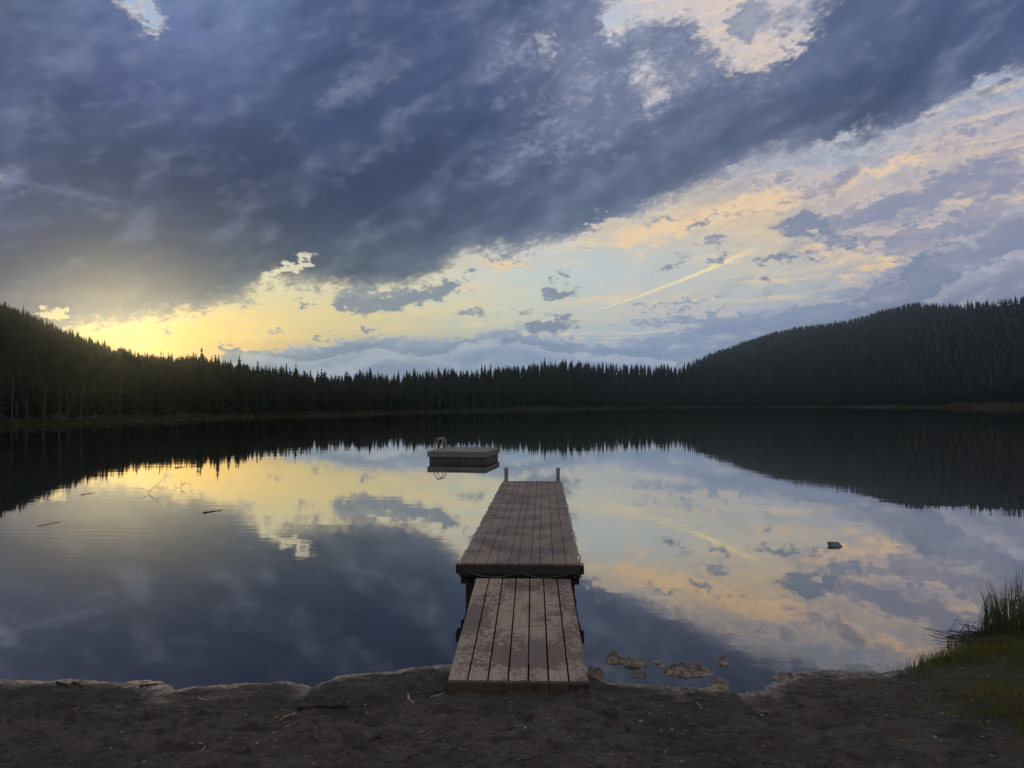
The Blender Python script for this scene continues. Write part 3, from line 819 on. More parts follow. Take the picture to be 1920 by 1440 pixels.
TS = (g.normal(0.69, 0.10, len(TP)) + 0.22 * fbm(TP[:, 0] * 2.2, TP[:, 1] * 0.02, 78, 3)).clip(0.5, 1.15)
TS[g.uniform(0, 1, len(TP)) < 0.035] *= 1.18
TS *= np.interp(TP[:, 0], [-60, -28, -20, 60], [0.80, 0.80, 0.92, 1.0])
TS *= 1 - 0.25 * np.clip(TP[:, 1] - 600, 0, 400) / 400
front = (TP[:, 1] - np.interp(TP[:, 0], AZS, SHR))
TS = TS * np.where(front < 5, 0.85, 1.0)
inview = np.abs(TP[:, 0]) < 33.8
score = np.where(inview, TP[:, 1] + np.maximum(front, 0) * 3.0, 1e9)
order = np.argsort(score)
IND = order[:296]
REST = np.setdiff1d(np.arange(len(TP)), IND)
print('TREES', len(TP))

protos = []
for k in range(6):
    V, F = crown_mesh(TREE_H, TREE_H * (0.125 + 0.018 * (k % 3)), 24, 8, 300 + k)
    me = bpy.data.meshes.new('crown'); me.from_pydata([tuple(v) for v in V], [], [tuple(f) for f in F]); me.materials.append(M['needles'])
    bm = bmesh.new(); tube(bm, [(0, 0, -.3), (0.03, 0, TREE_H * .5), (0, 0, TREE_H * .95)], [0.17, 0.11, 0.02], 6)
    mt = bpy.data.meshes.new('trunk'); bm.to_mesh(mt); bm.free(); mt.materials.append(M['trunk'])
    protos.append((me, mt))
def region(azd):
    if azd < -26: return 'narrow dark conifer at the water edge under the steep left hillside', 'conifers under the left hillside'
    if azd < -17: return 'hazy dark conifer by the lake below the yellow glow, left part of the far shore', 'conifers below the yellow glow'
    if azd < -8: return 'dark conifer in the lakeside row between the glow and the swim raft', 'conifers between glow and raft'
    if azd < 2: return 'dark conifer in the far lakeside row straight behind the raft and dock', 'conifers behind the raft'
    return 'distant dark conifer in the far lakeside row beyond the dock end, right of the raft', 'conifers right of the raft'
for q, i in enumerate(IND):
    lab, grp = region(TP[i, 0])
    o = empty('conifer_tree', (tx[i], ty[i], tz[i]), float(g.uniform(0, 6.28)))
    s = float(TS[i]); o.scale = (s * g.uniform(.85, 1.15), s * g.uniform(.85, 1.15), s)
    tag(o, lab, 'conifer', grp)
    cm, tm = protos[q % 6]
    for nm, me in (('crown', cm), ('trunk', tm)):
        c = bpy.data.objects.new(nm, me); COL.objects.link(c); c.parent = o
lod = [crown_mesh(TREE_H, TREE_H * (0.130 + 0.02 * (k % 3)), 11, 5, 500 + k, 0.6) for k in range(10)]
VV, FF, nv = [], [], 0
for q, i in enumerate(REST):
    V, F = lod[q % 10]
    a = q * 2.399; c, s = math.cos(a), math.sin(a); k = TS[i]; w = k * g.uniform(.9, 1.6)
    X = np.empty_like(V)
    X[:, 0] = (V[:, 0] * c - V[:, 1] * s) * w + tx[i]; X[:, 1] = (V[:, 0] * s + V[:, 1] * c) * w + ty[i]; X[:, 2] = V[:, 2] * k + tz[i]
    VV.append(X); FF.append(F + nv); nv += len(V)
o = from_np('forest', np.concatenate(VV), np.concatenate(FF), M['needles'])
tag(o, 'dense dark conifer forest covering the hills around the lake', 'forest', kind='stuff')

# pale dead snags on the left shore, a few on the right
for i, (px, w, hgt, lean) in enumerate([(22, 95, 5.2, .04), (52, 97, 3.4, -.06), (80, 98, 4.4, .1), (112, 99, 6.6, .02), (130, 99, 4.2, -.08), (152, 100, 5.0, .03),
                                        (1612, 560, 9.0, .03), (1886, 590, 17.0, .22)]):
    a = px_dir(px, 757)[0]
    S = float(np.interp(a, AZS, SHR))
    x, y = (S + 0.4) * math.sin(R(a)), (S + 0.4) * math.cos(R(a))
    bm = bmesh.new()
    k = 1 if i < 6 else 1.6
    tube(bm, [(0, 0, -.3), (lean * hgt * .4, 0, hgt * .5), (lean * hgt, 0, hgt)], [.085 * k, .055 * k, .02 * k], 6)
    rr_ = random.Random(i)
    for b in range(7):
        z0 = hgt * rr_.uniform(.3, .95); an = rr_.uniform(0, 6.28); l = rr_.uniform(.3, .9)
        tube(bm, [(lean * z0, 0, z0), (lean * z0 + math.cos(an) * l, math.sin(an) * l, z0 + rr_.uniform(-.2, .3))], [.03 * k, .008 * k], 4)
    o = from_bm('dead_snag', bm, M['snag'])
    o.location = (x, y, float(terrain(x, y)))
    lab = ['pale bare snag nearest the left edge of the far shore', 'short bare grey snag beside the one at the left edge', 'bare grey snag leaning right on the left shore',
           'tallest pale bare snag on the left shore', 'short grey snag leaning left, just right of the tallest one', 'rightmost thin bare snag of the left shore row',
           'thin bare trunk on the far shore under the right hill', 'long leaning dead trunk at the right end of the far shore'][i]
    tag(o, lab, 'dead tree', 'dead snags along the shore')

# sedge strip along the far shore
def blade_field(pts, hgt, wid, lean, seed, seg=1):
    """pts (n,3) roots; tapered bent blades"""
    g = np.random.default_rng(seed)
    n = len(pts)
    a = g.uniform(0, 2 * np.pi, n); l = g.uniform(0.2, 1, n) * lean
    h = hgt * g.uniform(0.55, 1.15, n); w = wid * g.uniform(.7, 1.3, n)
    side = np.stack([np.cos(a + 1.57), np.sin(a + 1.57), np.zeros(n)], -1)
    dirn = np.stack([np.cos(a), np.sin(a), np.zeros(n)], -1)
    V = []
    levels = [0, 0.35, 0.7, 1.0]
    for t in levels:
        c = pts + dirn * (l * t ** 2 * h)[:, None] + np.array([0, 0, 1.0]) * (h * t * (1 - 0.25 * l * t))[:, None]
        ww = w * (1 - t * 0.75)
        if t == 1.0: V.append(c[:, None, :])
        else: V.append(np.stack([c - side * ww[:, None], c + side * ww[:, None]], 1))
    V = np.concatenate(V, 1)            # n,7,3
    b = (np.arange(n) * 7)[:, None]
    F = np.concatenate([b + np.array([[0, 1, 3]]), b + np.array([[0, 3, 2]]), b + np.array([[2, 3, 5]]), b + np.array([[2, 5, 4]]), b + np.array([[4, 5, 6]])], 1).reshape(-1, 3)
    return V.reshape(-1, 3), F
aa = np.concatenate([g.uniform(-48, -5, 9000), g.uniform(-5, 46, 16000)])
Sx = np.interp(aa, AZS, SHR); Sx = Sx * (1 + 0.02 * fbm(aa * 0.35, aa * 0 + 2.0, 41, 4))
rr2 = Sx + g.uniform(0.1, 1.0, len(aa)) ** 2 * 1.8
px_, py_ = rr2 * np.sin(np.radians(aa)), rr2 * np.cos(np.radians(aa))
pts = np.stack([px_, py_, terrain(px_, py_)], -1)
hh = (0.22 + 0.25 * np.clip((Sx - 90) / 250, 0, 1.6)) * (1.0 + 1.1 * (fbm(aa * 0.8, aa * 0, 61, 3) + .2).clip(0, 1))
V, F = blade_field(pts, hh, 0.13, 0.5, 4)
tag(from_np('shore_sedge', V, F, M['shoregrass']), 'thin olive strip of sedge along the far waterline', 'sedge', kind='stuff')

# ------------------------------------------------------------------ ramp
x, y = 0.045, 5.70
ramp = empty('wooden_ramp', (x, y, 0.0), R(-1.6))
tag(ramp, 'short ramp of seven brown muddy planks from the beach up to the dock', 'ramp')
W, L, z0, dz = 1.05, 2.84, 0.185, 0.115
bm = bmesh.new()
pw, gap = 0.139, 0.0128
for i in range(7):
    a = -W / 2 + i * (pw + gap)
    jz = random.uniform(-.0015, .0015)
    box(bm, a, a + pw, 0.028 + random.uniform(0, .004), L - random.uniform(0, .01), z0 - 0.030 + jz, z0 + jz, dz)
bev(bm, 0.003)
from_bm('deck_boards', bm, M['ramp'], ramp)
bm = bmesh.new(); box(bm, -W / 2 - .004, W / 2 + .004, -0.022, 0.024, z0 - 0.115, z0 - 0.003); bev(bm, 0.004)
from_bm('end_board', bm, M['fascia'], ramp)
for sx in (-1, 1):
    bm = bmesh.new(); xx = sx * (W / 2 - 0.03); box(bm, xx - .019, xx + .019, 0.03, L - .02, z0 - 0.15, z0 - 0.033, dz); bev(bm, 0.003)
    from_bm('stringer', bm, M['beam'], ramp)
bm = bmesh.new(); box(bm, -.02, .02, 0.03, L - .02, z0 - 0.13, z0 - 0.033, dz)
from_bm('stringer', bm, M['beam'], ramp)

# ------------------------------------------------------------------ main dock
dock = empty('floating_dock', (0.088, 8.62, 0.0), R(-2.4))
tag(dock, 'long narrow weathered grey plank dock reaching out into the lake', 'dock')
W, L, zt = 1.34, 9.15, 0.45
edges = [0.0, .14, .28, .375, .515, .605, .70, .745, .885, .94, 1.08, 1.22, 1.34]
edges = [0.0, .150, .290, .370, .475, .570, .665, .735, .880, .975, 1.020, 1.175, 1.255, 1.34]
bm = bmesh.new()
i = 0
widths = [.142, .140, .092, .140, .092, .140, .092, .140, .140, .140]
tot = sum(widths); sc = (W - 0.006 * (len(widths) - 1)) / tot
a = -W / 2
for w_ in widths:
    b = a + w_ * sc
    cut = random.choice([L, L * .53, L * .62, L * .4])
    segs = [(0, cut), (cut + .006, L)] if cut < L else [(0, L)]
    for s0, s1 in segs:
        j = random.uniform(-.002, .002)
        box(bm, a, b, s0 + random.uniform(0, .006), s1, zt - .03 + j, zt + j)
    a = b + .006
bev(bm, 0.0025)
from_bm('deck_boards', bm, M['dock'], dock)
bm = bmesh.new()
box(bm, -W / 2 - .02, W / 2 + .02, -.045, -.006, zt - .14, zt - .012); bev(bm, .004)
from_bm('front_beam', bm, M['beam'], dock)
for sx in (-1, 1):
    bm = bmesh.new(); xx = sx * (W / 2 - .015)
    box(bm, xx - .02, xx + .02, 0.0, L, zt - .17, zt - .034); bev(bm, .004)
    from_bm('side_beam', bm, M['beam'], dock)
    bm = bmesh.new(); xx = sx * (W / 2 + .03)
    box(bm, xx - .022, xx + .022, -.03, .16, zt - .115, zt - .02); bev(bm, .004)
    from_bm('corner_bracket', bm, M['skirt'], dock)
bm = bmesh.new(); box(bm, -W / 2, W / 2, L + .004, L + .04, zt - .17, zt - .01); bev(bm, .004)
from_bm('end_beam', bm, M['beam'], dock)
for y0_, y1_ in ((.35, 2.9), (3.3, 5.8), (6.2, L - .3)):  # unseen boxes added under the boards so the gaps between them look dark
    bm = bmesh.new(); box(bm, -W / 2 + .12, W / 2 - .12, y0_, y1_, -.05, zt - .07); bev(bm, .03)
    from_bm('float', bm, M['float'], dock)
# hanging dark skirt at the shore end, bottom edge sags
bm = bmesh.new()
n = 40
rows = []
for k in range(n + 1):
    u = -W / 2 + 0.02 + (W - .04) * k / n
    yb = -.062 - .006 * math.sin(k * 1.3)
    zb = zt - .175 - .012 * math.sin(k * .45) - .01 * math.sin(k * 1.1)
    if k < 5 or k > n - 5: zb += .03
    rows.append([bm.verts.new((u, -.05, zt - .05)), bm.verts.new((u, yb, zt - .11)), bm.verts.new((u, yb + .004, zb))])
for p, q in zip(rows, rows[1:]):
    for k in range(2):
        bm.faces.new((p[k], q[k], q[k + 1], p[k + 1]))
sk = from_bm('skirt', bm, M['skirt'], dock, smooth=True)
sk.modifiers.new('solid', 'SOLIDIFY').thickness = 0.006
# ropes
def rope(pts, r=.011, name='rope', m='rope', par=dock):
    bm = bmesh.new(); tube(bm, pts, r, 7)
    return from_bm(name, bm, M[m], par, smooth=True)
ptsr = []
for k in range(60):
    u = k / 59
    xx = -W / 2 + .1 + (W - .2) * u
    sag = .055 * (1 - (2 * ((u * 2) % 1) - 1) ** 2)
    ptsr.append((xx, -.082, zt - .085 - sag))
rope(ptsr, .007, 'front_rope', 'float')
for sx in (-1, 1):
    p = []
    n = 130
    ph = random.uniform(0, 6)
    for k in range(n):
        v = L * k / (n - 1)
        amp = .006 if sx > 0 else .004
        p.append((sx * (W / 2 + .020 + amp * math.sin(v * 11 + ph) + .006 * math.sin(v * 4.1)), v, zt - .022 + .010 * math.sin(v * 11 + ph + 1.2)))
    rope(p, .014, 'edge_rope')
# posts
for (xx, yy, top, r) in [(-.60, L - .12, .76, .044), (.60, L - .12, .76, .044)]:
    bm = bmesh.new()
    tube(bm, [(xx, yy, -1.2), (xx, yy, top - .015), (xx, yy, top)], [r, r, r * .8], 16)
    pst = from_bm('end_post', bm, M['galv'], dock)
    bm = bmesh.new(); tube(bm, [(xx, yy, top - .03), (xx, yy, top + .006), (xx, yy, top + .02)], [r * 1.14, r * 1.14, r * .6], 16)
    from_bm('cap', bm, M['steel'], pst)
for (xx, yy) in [(-.575, .13), (.575, .13), (-.6, 3.1), (.6, 3.1), (-.6, 6.0), (.6, 6.0)]:
    bm = bmesh.new(); box(bm, xx - .045, xx + .045, yy - .045, yy + .045, -1.2, zt - .036); bev(bm, .006)
    from_bm('leg', bm, M['beam'], dock)
for sx in (-1, 1):
    bm = bmesh.new(); xx = sx * (W / 2 - .06); box(bm, xx - .06, xx + .06, 0.02, .09, zt - .24, zt - .172); bev(bm, .004)
    from_bm('bracket', bm, M['skirt'], dock)
bm = bmesh.new(); box(bm, -W / 2 + .05, W / 2 - .05, .09, .13, .10, .2); bev(bm, .005)
from_bm('cross_brace', bm, M['beam'], dock)

# ------------------------------------------------------------------ swim raft
fr = Vector((-1.0, 29.25, 0)); 
raft = empty('swim_raft', (-1.0, 29.25, 0.0), R(-9.5))
tag(raft, 'square wooden swim raft with a ladder floating off the dock', 'raft')
W, Dp, zt = 2.33, 2.9, 0.41         # local x runs left from the near right corner
bm = bmesh.new()
nb = 18; pw = (Dp + .03) / nb
for k in range(nb):
    box(bm, -W - .015, .015, -.015 + k * pw + .002, -.015 + (k + 1) * pw - .002, zt - .03, zt + random.uniform(-.002, .002))
bev(bm, .003)
from_bm('deck_boards', bm, M['raftwood'], raft)
def rbox(name, x0, x1, y0, y1, za, zb, m):
    bm = bmesh.new(); box(bm, x0, x1, y0, y1, za, zb); bev(bm, .004)
    return from_bm(name, bm, M[m], raft)
rbox('side_board', -W, -.042, 0, .04, zt - .22, zt - .032, 'raftside')
rbox('side_board', -W, -.042, Dp - .04, Dp, zt - .22, zt - .032, 'raftside')
rbox('side_board', -.04, 0, 0, Dp, zt - .22, zt - .032, 'raftside')
rbox('side_board', -W + .0, -W + .04, .042, Dp - .042, zt - .22, zt - .032, 'raftside')
rbox('float', -W + .06, -W / 2 - .16, .07, Dp - .07, -.15, zt - .225, 'float')
rbox('float', -W / 2 + .16, -.06, .07, Dp - .07, -.15, zt - .225, 'float')
rbox('float', -W / 2 - .15, -W / 2 + .15, .09, Dp - .09, -.15, zt - .225, 'float')
for xx in (-W + .97, -W + 1.40):
    rbox('bracket', xx - .012, xx + .012, .042, .062, .02, zt - .2, 'raftside')
rbox('bracket', -.055, -.042, Dp - .45, Dp - .40, .0, zt - .2, 'raftwood')
rbox('bracket', -.055, -.042, .3, .34, .02, zt - .2, 'raftside')
# ladder hoops over the left side
lad = empty('ladder', (0, 0, 0)); lad.parent = raft
for yy in (1.60, 2.08):
    bm = bmesh.new()
    p = [(-W - .16, yy, -.7), (-W - .16, yy, zt + .12), (-W - .14, yy, zt + .24), (-W - .08, yy, zt + .36), (-W + .0, yy, zt + .43), (-W + .08, yy, zt + .44), (-W + .16, yy, zt + .39), (-W + .20, yy, zt + .29), (-W + .21, yy, zt + .18), (-W + .21, yy, zt + .002)]
    tube(bm, p, .021, 8)
    hp = from_bm('handrail', bm, M['steel'], lad, smooth=True)
for zz in (-.05, -.32, .2):
    bm = bmesh.new(); tube(bm, [(-W - .16, 1.60, zz), (-W - .16, 2.08, zz)], .02, 8)
    from_bm('rung', bm, M['steel'], lad, smooth=True)

# ------------------------------------------------------------------ things afloat
def at(px, py, z=0.0):
    x, y = P2W(px, py, z)
    return Vector((x, y, z))
bm = bmesh.new(); box(bm, -.095, .095, -.07, .07, -.02, .035)
bmesh.ops.bevel(bm, geom=list(bm.edges), offset=.014, segments=2, affect='EDGES')
for v in bm.verts:
    v.co.x += .03 * (-(v.co.y) / .14); v.co.z += .35 * v.co.y * 1
o = from_bm('floating_block', bm, M['block']); o.location = at(1566, 1024); o.rotation_euler = (R(6), R(2), R(-4))
tag(o, 'small dark square block floating on the bright reflection right of the dock', 'block')

def stick(name, p0, p1, r, bend, m, label, cat='stick', group=None, z=0.0, n=9, knots=True, seed=0):
    rs = random.Random(seed)
    a, b = at(*p0, z), at(*p1, z)
    if z == 0.0 and p0[1] > 1225:
        a.z = float(terrain(a.x, a.y)) + r * .6; b.z = float(terrain(b.x, b.y)) + r * .6
        a2, b2 = at(*p0, a.z), at(*p1, b.z)
        a, b = a2, b2
        a.z = float(terrain(a.x, a.y)) + r * 1.3; b.z = float(terrain(b.x, b.y)) + r * 1.3
    bm = bmesh.new()
    d = b - a; side = Vector((-d.y, d.x, 0)).normalized() * bend * d.length
    pts, rad = [], []
    for k in range(n):
        t = k / (n - 1)
        p = a + d * t + side * math.sin(math.pi * t) + Vector((rs.uniform(-1, 1), rs.uniform(-1, 1), rs.uniform(-.3, .6))) * r * .5
        pts.append(p); rad.append(r * (1 - .45 * t) * rs.uniform(.85, 1.15))
    c = (a + b) / 2
    pts = [p - c for p in pts]
    tube(bm, pts, rad, 7)
    if knots:
        for k in range(3):
            i = rs.randrange(2, n - 1); an = rs.uniform(0, 6.28)
            tube(bm, [pts[i], pts[i] + Vector((math.cos(an), math.sin(an), .5)) * r * rs.uniform(2.5, 6)], [r * .4, r * .12], 5)
    o = from_bm(name, bm, M[m], smooth=True); o.location = c
    tag(o, label, cat, group)
    return o
stick('floating_stick', (381, 962), (415, 957), .017, .03, 'twig', 'dark stick floating on the water at the lower rim of the yellow reflection', seed=1)
stick('floating_stick', (327, 878), (345, 876), .03, .0, 'pale', 'pale sliver of wood floating far out near the left hill reflection', seed=2, knots=False)
stick('floating_stick', (70, 987), (112, 979), .008, .02, 'twig', 'long thin dark stick afloat by the ripples at the left', seed=3)
stick('floating_stick', (152, 928), (178, 924), .012, .02, 'snag', 'thin greyish stick afloat in the dark reflection of the left hill', seed=4, knots=False)

def branchy(name, c, spans, r, m, label, cat, grp=None):
    """thin crooked twigs rising out of the water; spans in photo pixels relative to c"""
    o0 = at(*c)
    k = o0.y / FPX
    bm = bmesh.new()
    for s in spans:
        tube(bm, [Vector((q[0] * k, (q[2] if len(q) > 2 else 0) * k, -q[1] * k)) for q in s], [r * (1 - .6 * i / len(s)) for i in range(len(s))], 5)
    o = from_bm(name, bm, M[m], smooth=True); o.location = o0
    tag(o, label, cat, grp)
branchy('drowned_branch', (275, 925), [[(0, 6), (6, -4), (18, -10), (28, -9), (30, -13)], [(6, -4), (14, -13), (27, -22), (25, -28)], [(6, -3), (-12, -10)], [(0, 6), (8, 20)], [(18, -10), (24, -16)]], .006, 'twig', 'forked bare branch poking from the water in the yellow reflection, nearer the left hill', 'branch', 'drowned branches')
branchy('drowned_branch', (335, 915), [[(0, 6), (6, -5), (16, -9), (24, -6)], [(0, 6), (-8, -6)], [(6, -5), (12, -12)], [(6, -5), (4, -14)]], .006, 'twig', 'smaller bare branch poking from the yellow reflection, nearer the raft', 'branch', 'drowned branches')

# ------------------------------------------------------------------ beach sticks
G = 'sticks lying on the beach'
stick('stick', (557, 1340), (656, 1333), .014, .05, 'twig', 'thick dark stick lying level on the sand left of the ramp', group=G, seed=11)
stick('stick', (766, 1304), (775, 1332), .0085, -.04, 'pale', 'bright bleached stick pointing at the camera, left of the ramp foot', group=G, seed=12)
stick('stick', (526, 1357), (560, 1347), .005, .2, 'pale', 'thin curled pale twig below the thick dark stick', group=G, seed=13)
stick('stick', (800, 1313), (838, 1296), .006, .1, 'twig', 'dark twig leaning on the left corner of the ramp foot', group=G, seed=14)
stick('stick', (805, 1312), (832, 1298), .004, -.2, 'pale', 'short pale twig in the litter at the left corner of the ramp foot', group=G, seed=15)
stick('stick', (740, 1343), (805, 1340), .004, .02, 'twig', 'thin straight dark twig on the sand below the bleached stick', group=G, seed=16)
stick('stick', (655, 1350), (694, 1352), .005, .04, 'pale', 'short dull pale twig right of the thick dark stick', group=G, seed=17)
stick('stick', (1129, 1347), (1180, 1369), .006, .04, 'twig', 'slanting thin brown twig on the sand right of the ramp', group=G, seed=18)
stick('stick', (356, 1392), (377, 1402), .0045, .25, 'pale', 'small hooked pale twig low on the left of the beach', group=G, seed=19)
stick('stick', (105, 1287), (128, 1293), .012, .02, 'twig', 'left of two short dark sticks by the waterline at the far left', group=G, seed=20)
stick('stick', (137, 1287), (153, 1296), .010, .05, 'twig', 'right of two short dark sticks by the waterline at the far left', group=G, seed=21)
stick('stick', (262, 1291), (296, 1286), .009, .05, 'twig', 'dark twig lying along the silt edge on the left', group=G, seed=22)
stick('stick', (1248, 1425), (1252, 1408), .004, .05, 'pale', 'tiny upright looking pale twig low centre right of the beach', group=G, seed=23)
stick('stick', (694, 1400), (716, 1386), .017, .05, 'snag', 'stubby grey piece of wood low on the sand left of the ramp', group=G, seed=24, knots=False)
stick('stick', (1306, 1320), (1314, 1334), .004, .1, 'pale', 'tiny pale twig below the mud clods right of the ramp', group=G, seed=25)
# curved reed stem in the small pool
stick('stick', (372, 1308), (410, 1308), .006, -.35, 'pale', 'curved pale stem lying in the silt on the left', group=G, seed=26, knots=False)

# pebbles and litter
def scatter_xy(n, seed, y0=3.6, y1=6.6):
    g = np.random.default_rng(seed)
    az = g.uniform(-40, 40, n * 3); r = np.sqrt(g.uniform(y0 ** 2, y1 ** 2, n * 3)) / np.cos(np.radians(az))
    x, y = r * np.sin(np.radians(az)), r * np.cos(np.radians(az))
    cl = fbm(x * 1.6, y * 1.6, 70 + seed, 3)
    t = np.interp(x, SX, SY) - y
    ok = (t > 0.12) & (g.uniform(-.5, .5, n * 3) < cl + .1) & ~((np.abs(x - .05) < .58) & (y > 5.62))
    x, y = x[ok][:n], y[ok][:n]
    return x, y, terrain(x, y)
ico = bmesh.new(); bmesh.ops.create_icosphere(ico, subdivisions=1, radius=1); iv = np.array([v.co[:] for v in ico.verts]); ifc = np.array([[v.index for v in f.verts] for f in ico.faces]); ico.free()
def pebbles(n, seed, lo, hi, m, name, label):
    x, y, z = scatter_xy(n, seed)
    g = np.random.default_rng(seed)
    n = len(x); s = lo * (hi / lo) ** (g.uniform(0, 1, n) ** 2.2)
    V = iv[None] * g.uniform(.75, 1.25, (n, len(iv), 1)) * (s[:, None, None] * np.stack([g.uniform(.8, 1.6, n), g.uniform(.8, 1.5, n), g.uniform(.4, .7, n)], -1)[:, None, :])
    V = V + np.stack([x, y, z + s * .2], -1)[:, None, :]
    F = ifc[None] + (np.arange(n) * len(iv))[:, None, None]
    tag(from_np(name, V.reshape(-1, 3), F.reshape(-1, 3), m, smooth=True), label, 'pebbles', kind='stuff')
def peb_mat():
    m, N = mat('pebble_stone')
    isl = island(N)
    c = N.ramp(isl, [(0, (.06, .055, .05)), (.45, (.13, .115, .10)), (.8, (.24, .22, .20)), (1, (.42, .39, .36))])
    finish(N, c, .7)
    return m
pebbles(2600, 3, .003, .013, peb_mat(), 'pebbles', 'small stones scattered over the dark sand')
x, y, z = scatter_xy(2400, 8)
gg = np.random.default_rng(4); n = len(x)
a = gg.normal(0, .6, n) + np.where(gg.uniform(0, 1, n) < .3, 1.4, 0); l = .008 + .055 * gg.uniform(0, 1, n) ** 2.5; w = gg.uniform(.001, .0032, n)
dx, dy = np.cos(a) * l, np.sin(a) * l; sx_, sy_ = -np.sin(a) * w, np.cos(a) * w
Vt = np.stack([np.stack([x - dx + sx_, y - dy + sy_, z + .003], -1), np.stack([x - dx - sx_, y - dy - sy_, z + .003], -1), np.stack([x + dx, y + dy, z + .004], -1), np.stack([x, y, z + .004 + w * 2], -1)], 1)
Ft = np.array([[0, 1, 3], [0, 3, 2], [1, 2, 3]])[None] + (np.arange(n) * 4)[:, None, None]
def litter_mat():
    m, N = mat('plant_litter')
    c = N.ramp(island(N), [(0, (.04, .034, .03)), (.6, (.09, .075, .06)), (1, (.34, .28, .20))])
    finish(N, c, .85)
    return m
tag(from_np('plant_litter', Vt.reshape(-1, 3), Ft.reshape(-1, 3), litter_mat()), 'bits of twig and needle litter strewn over the sand', 'litter', kind='stuff')

# ------------------------------------------------------------------ grass and reeds on the right
def grass():
    g = np.random.default_rng(21)
    n = 110000
    x = g.uniform(2.2, 7.5, n); y = g.uniform(3.2, 9.0, n)
    t = np.interp(x, SX, SY) - y
    edge = 3.15 + 0.30 * (5.6 - y).clip(-1, 1.5) * -0.35 + fbm(x * 1.4, y * 1.4, 90, 4) * 1.6
    dens = np.clip((x - edge) * 1.1, 0, 1) * np.clip((fbm(x * 5, y * 5, 95, 3) + .45) * 1.6, 0.1, 1)
    lip = np.clip(1 - np.abs(t - .15) * 3, 0, 1) * np.clip((x - 3.1) * 2, 0, 1)
    dens = np.maximum(dens * 0.8, lip)
    ok = (t > -0.03) & (g.uniform(0, 1, n) < dens)
    x, y, t = x[ok], y[ok], t[ok]
    h = 0.05 + 0.07 * (fbm(x * 2, y * 2, 97, 3) + .5).clip(0, 1) + 0.05 * np.clip(1 - t * 1.5, 0, 1) * np.clip((x - 3.3), 0, 1)
    pts = np.stack([x, y, terrain(x, y) - .004], -1)
    V, F = blade_field(pts, h, 0.0028, 1.0, 6)
    tag(from_np('grass', V, F, M['grass']), 'short yellowish green grass on the bank at the right', 'grass', kind='stuff')
grass()
def reeds(name, c, n, spread, hgt, wid, lean, m, label, cat, seed, zoff=0.0, elong=1.0):
    g = np.random.default_rng(seed)
    x0, y0 = P2W(*c)
    r = spread * np.sqrt(g.uniform(0, 1, n)); a = g.uniform(0, 6.28, n)
    x, y = x0 + r * np.cos(a) * elong, y0 + r * np.sin(a) * .6
    pts = np.stack([x, y, np.maximum(terrain(x, y), -.05)], -1)
    V, F = blade_field(pts, hgt * (1 - .45 * r / spread), wid, lean, seed)
    tag(from_np(name, V, F, M[m]), label, cat)
reeds('reed_clump', (1925, 1195), 800, .46, .80, .0036, .42, 'reed', 'tall green reeds standing at the water edge on the right border', 'reeds', 31)
reeds('reed_clump', (1868, 1192), 90, .13, .50, .0032, .45, 'deadreed', 'sparse outer reeds just left of the tall green clump', 'reeds', 32)
reeds('sedge_tuft', (1805, 1212), 110, .16, .22, .0030, .9, 'reed', 'low dark tuft of sedge on the bank left of the reeds', 'sedge', 33)
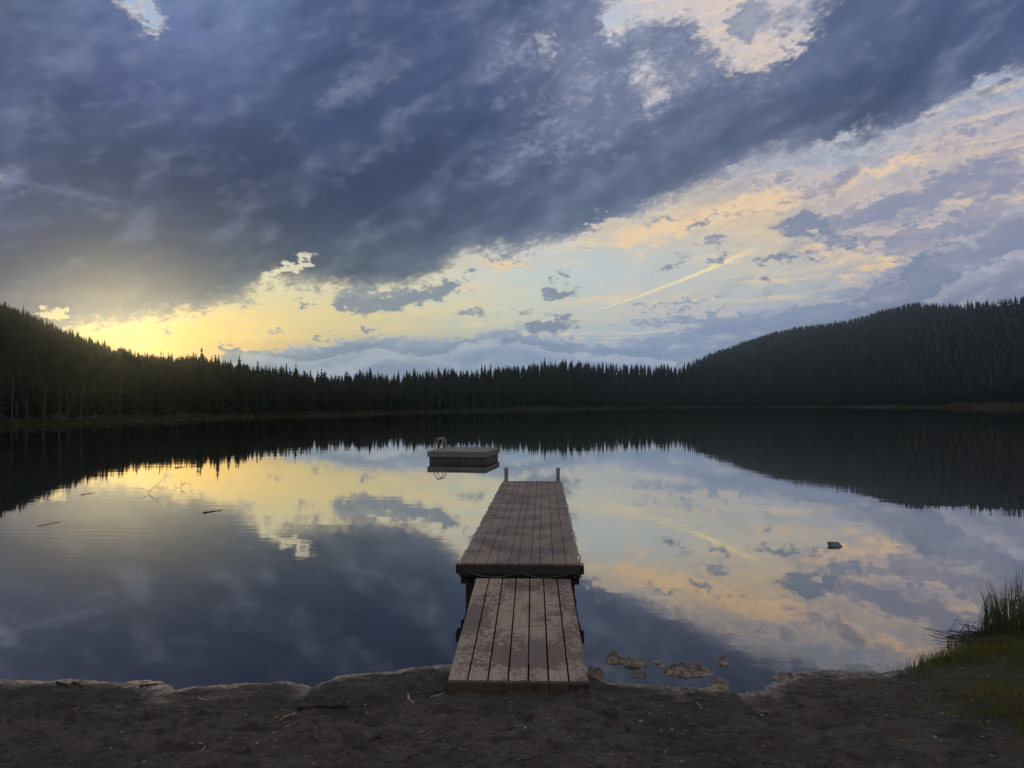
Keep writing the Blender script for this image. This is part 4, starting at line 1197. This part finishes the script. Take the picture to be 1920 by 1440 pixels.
def bent(name, c, label, seed, n=14, size=.3):
    """broken stems bent over the water"""
    rs = random.Random(seed)
    o0 = at(*c); bm = bmesh.new()
    for k in range(n):
        a = rs.uniform(math.pi * .6, math.pi * 1.35); l = size * rs.uniform(.5, 1.1); x0 = rs.uniform(-.12, .15); y0 = rs.uniform(-.06, .06); h = size * rs.uniform(.2, .8)
        p = [(x0, y0, -.02), (x0 + math.cos(a) * l * .15, y0 + math.sin(a) * l * .1, h * .8), (x0 + math.cos(a) * l * .6, y0 + math.sin(a) * l * .3, h), (x0 + math.cos(a) * l, y0 + math.sin(a) * l * .4, h * rs.uniform(0, .7))]
        tube(bm, p, [.0035, .003, .0025, .0012], 5)
    o = from_bm(name, bm, M['twig'], smooth=True); o.location = o0; tag(o, label, 'stems')
bent('broken_stems', (1842, 1205), 'dark broken reed stems bent over the water left of the tall reeds', 41)
bent('broken_stems', (1872, 1140), 'few dark stems crossing the left side of the tall reeds', 42, 6, .26)
# flattened dead reeds between the tufts
g3 = np.random.default_rng(55); n = 420
x0, y0 = P2W(1880, 1206)
xx = x0 + g3.normal(0, .20, n); yy = y0 + g3.normal(0, .10, n); zz = np.maximum(terrain(xx, yy), 0) + g3.uniform(.005, .06, n)
an = g3.normal(-.35, .25, n); l = g3.uniform(.06, .2, n)
Vt = np.stack([np.stack([xx - np.cos(an) * l, yy - np.sin(an) * l - .003, zz + .01], -1), np.stack([xx - np.cos(an) * l, yy - np.sin(an) * l + .003, zz + .014], -1),
               np.stack([xx + np.cos(an) * l, yy + np.sin(an) * l + .002, zz - .01], -1), np.stack([xx + np.cos(an) * l, yy + np.sin(an) * l - .002, zz - .012], -1)], 1)
Ft = np.array([[0, 1, 2, 3]])[None] + (np.arange(n) * 4)[:, None, None]
tag(from_np('flattened_reeds', Vt.reshape(-1, 3), Ft.reshape(-1, 4), M['deadreed']), 'mat of flattened grey dead reed stems at the foot of the tall reeds', 'reeds', kind='stuff')

# ------------------------------------------------------------------ haze
bm = bmesh.new(); box(bm, -1320, 1320, -1320, 1320, -3.0, 190)
hm = bpy.data.materials.new('evening_haze'); hm.use_nodes = True; hm.node_tree.nodes.clear()
N = NT(hm.node_tree)
pv = N.n.new('ShaderNodeVolumePrincipled')
pv.inputs['Color'].default_value = (0.66, 0.85, 1.0, 1)
pv.inputs['Density'].default_value = 0.00028
pv.inputs['Anisotropy'].default_value = 0.90
ho = N.n.new('ShaderNodeOutputMaterial'); N.l.new(pv.outputs[0], ho.inputs['Volume'])
tag(from_bm('haze', bm, hm), 'thin evening haze over the lake', kind='stuff')
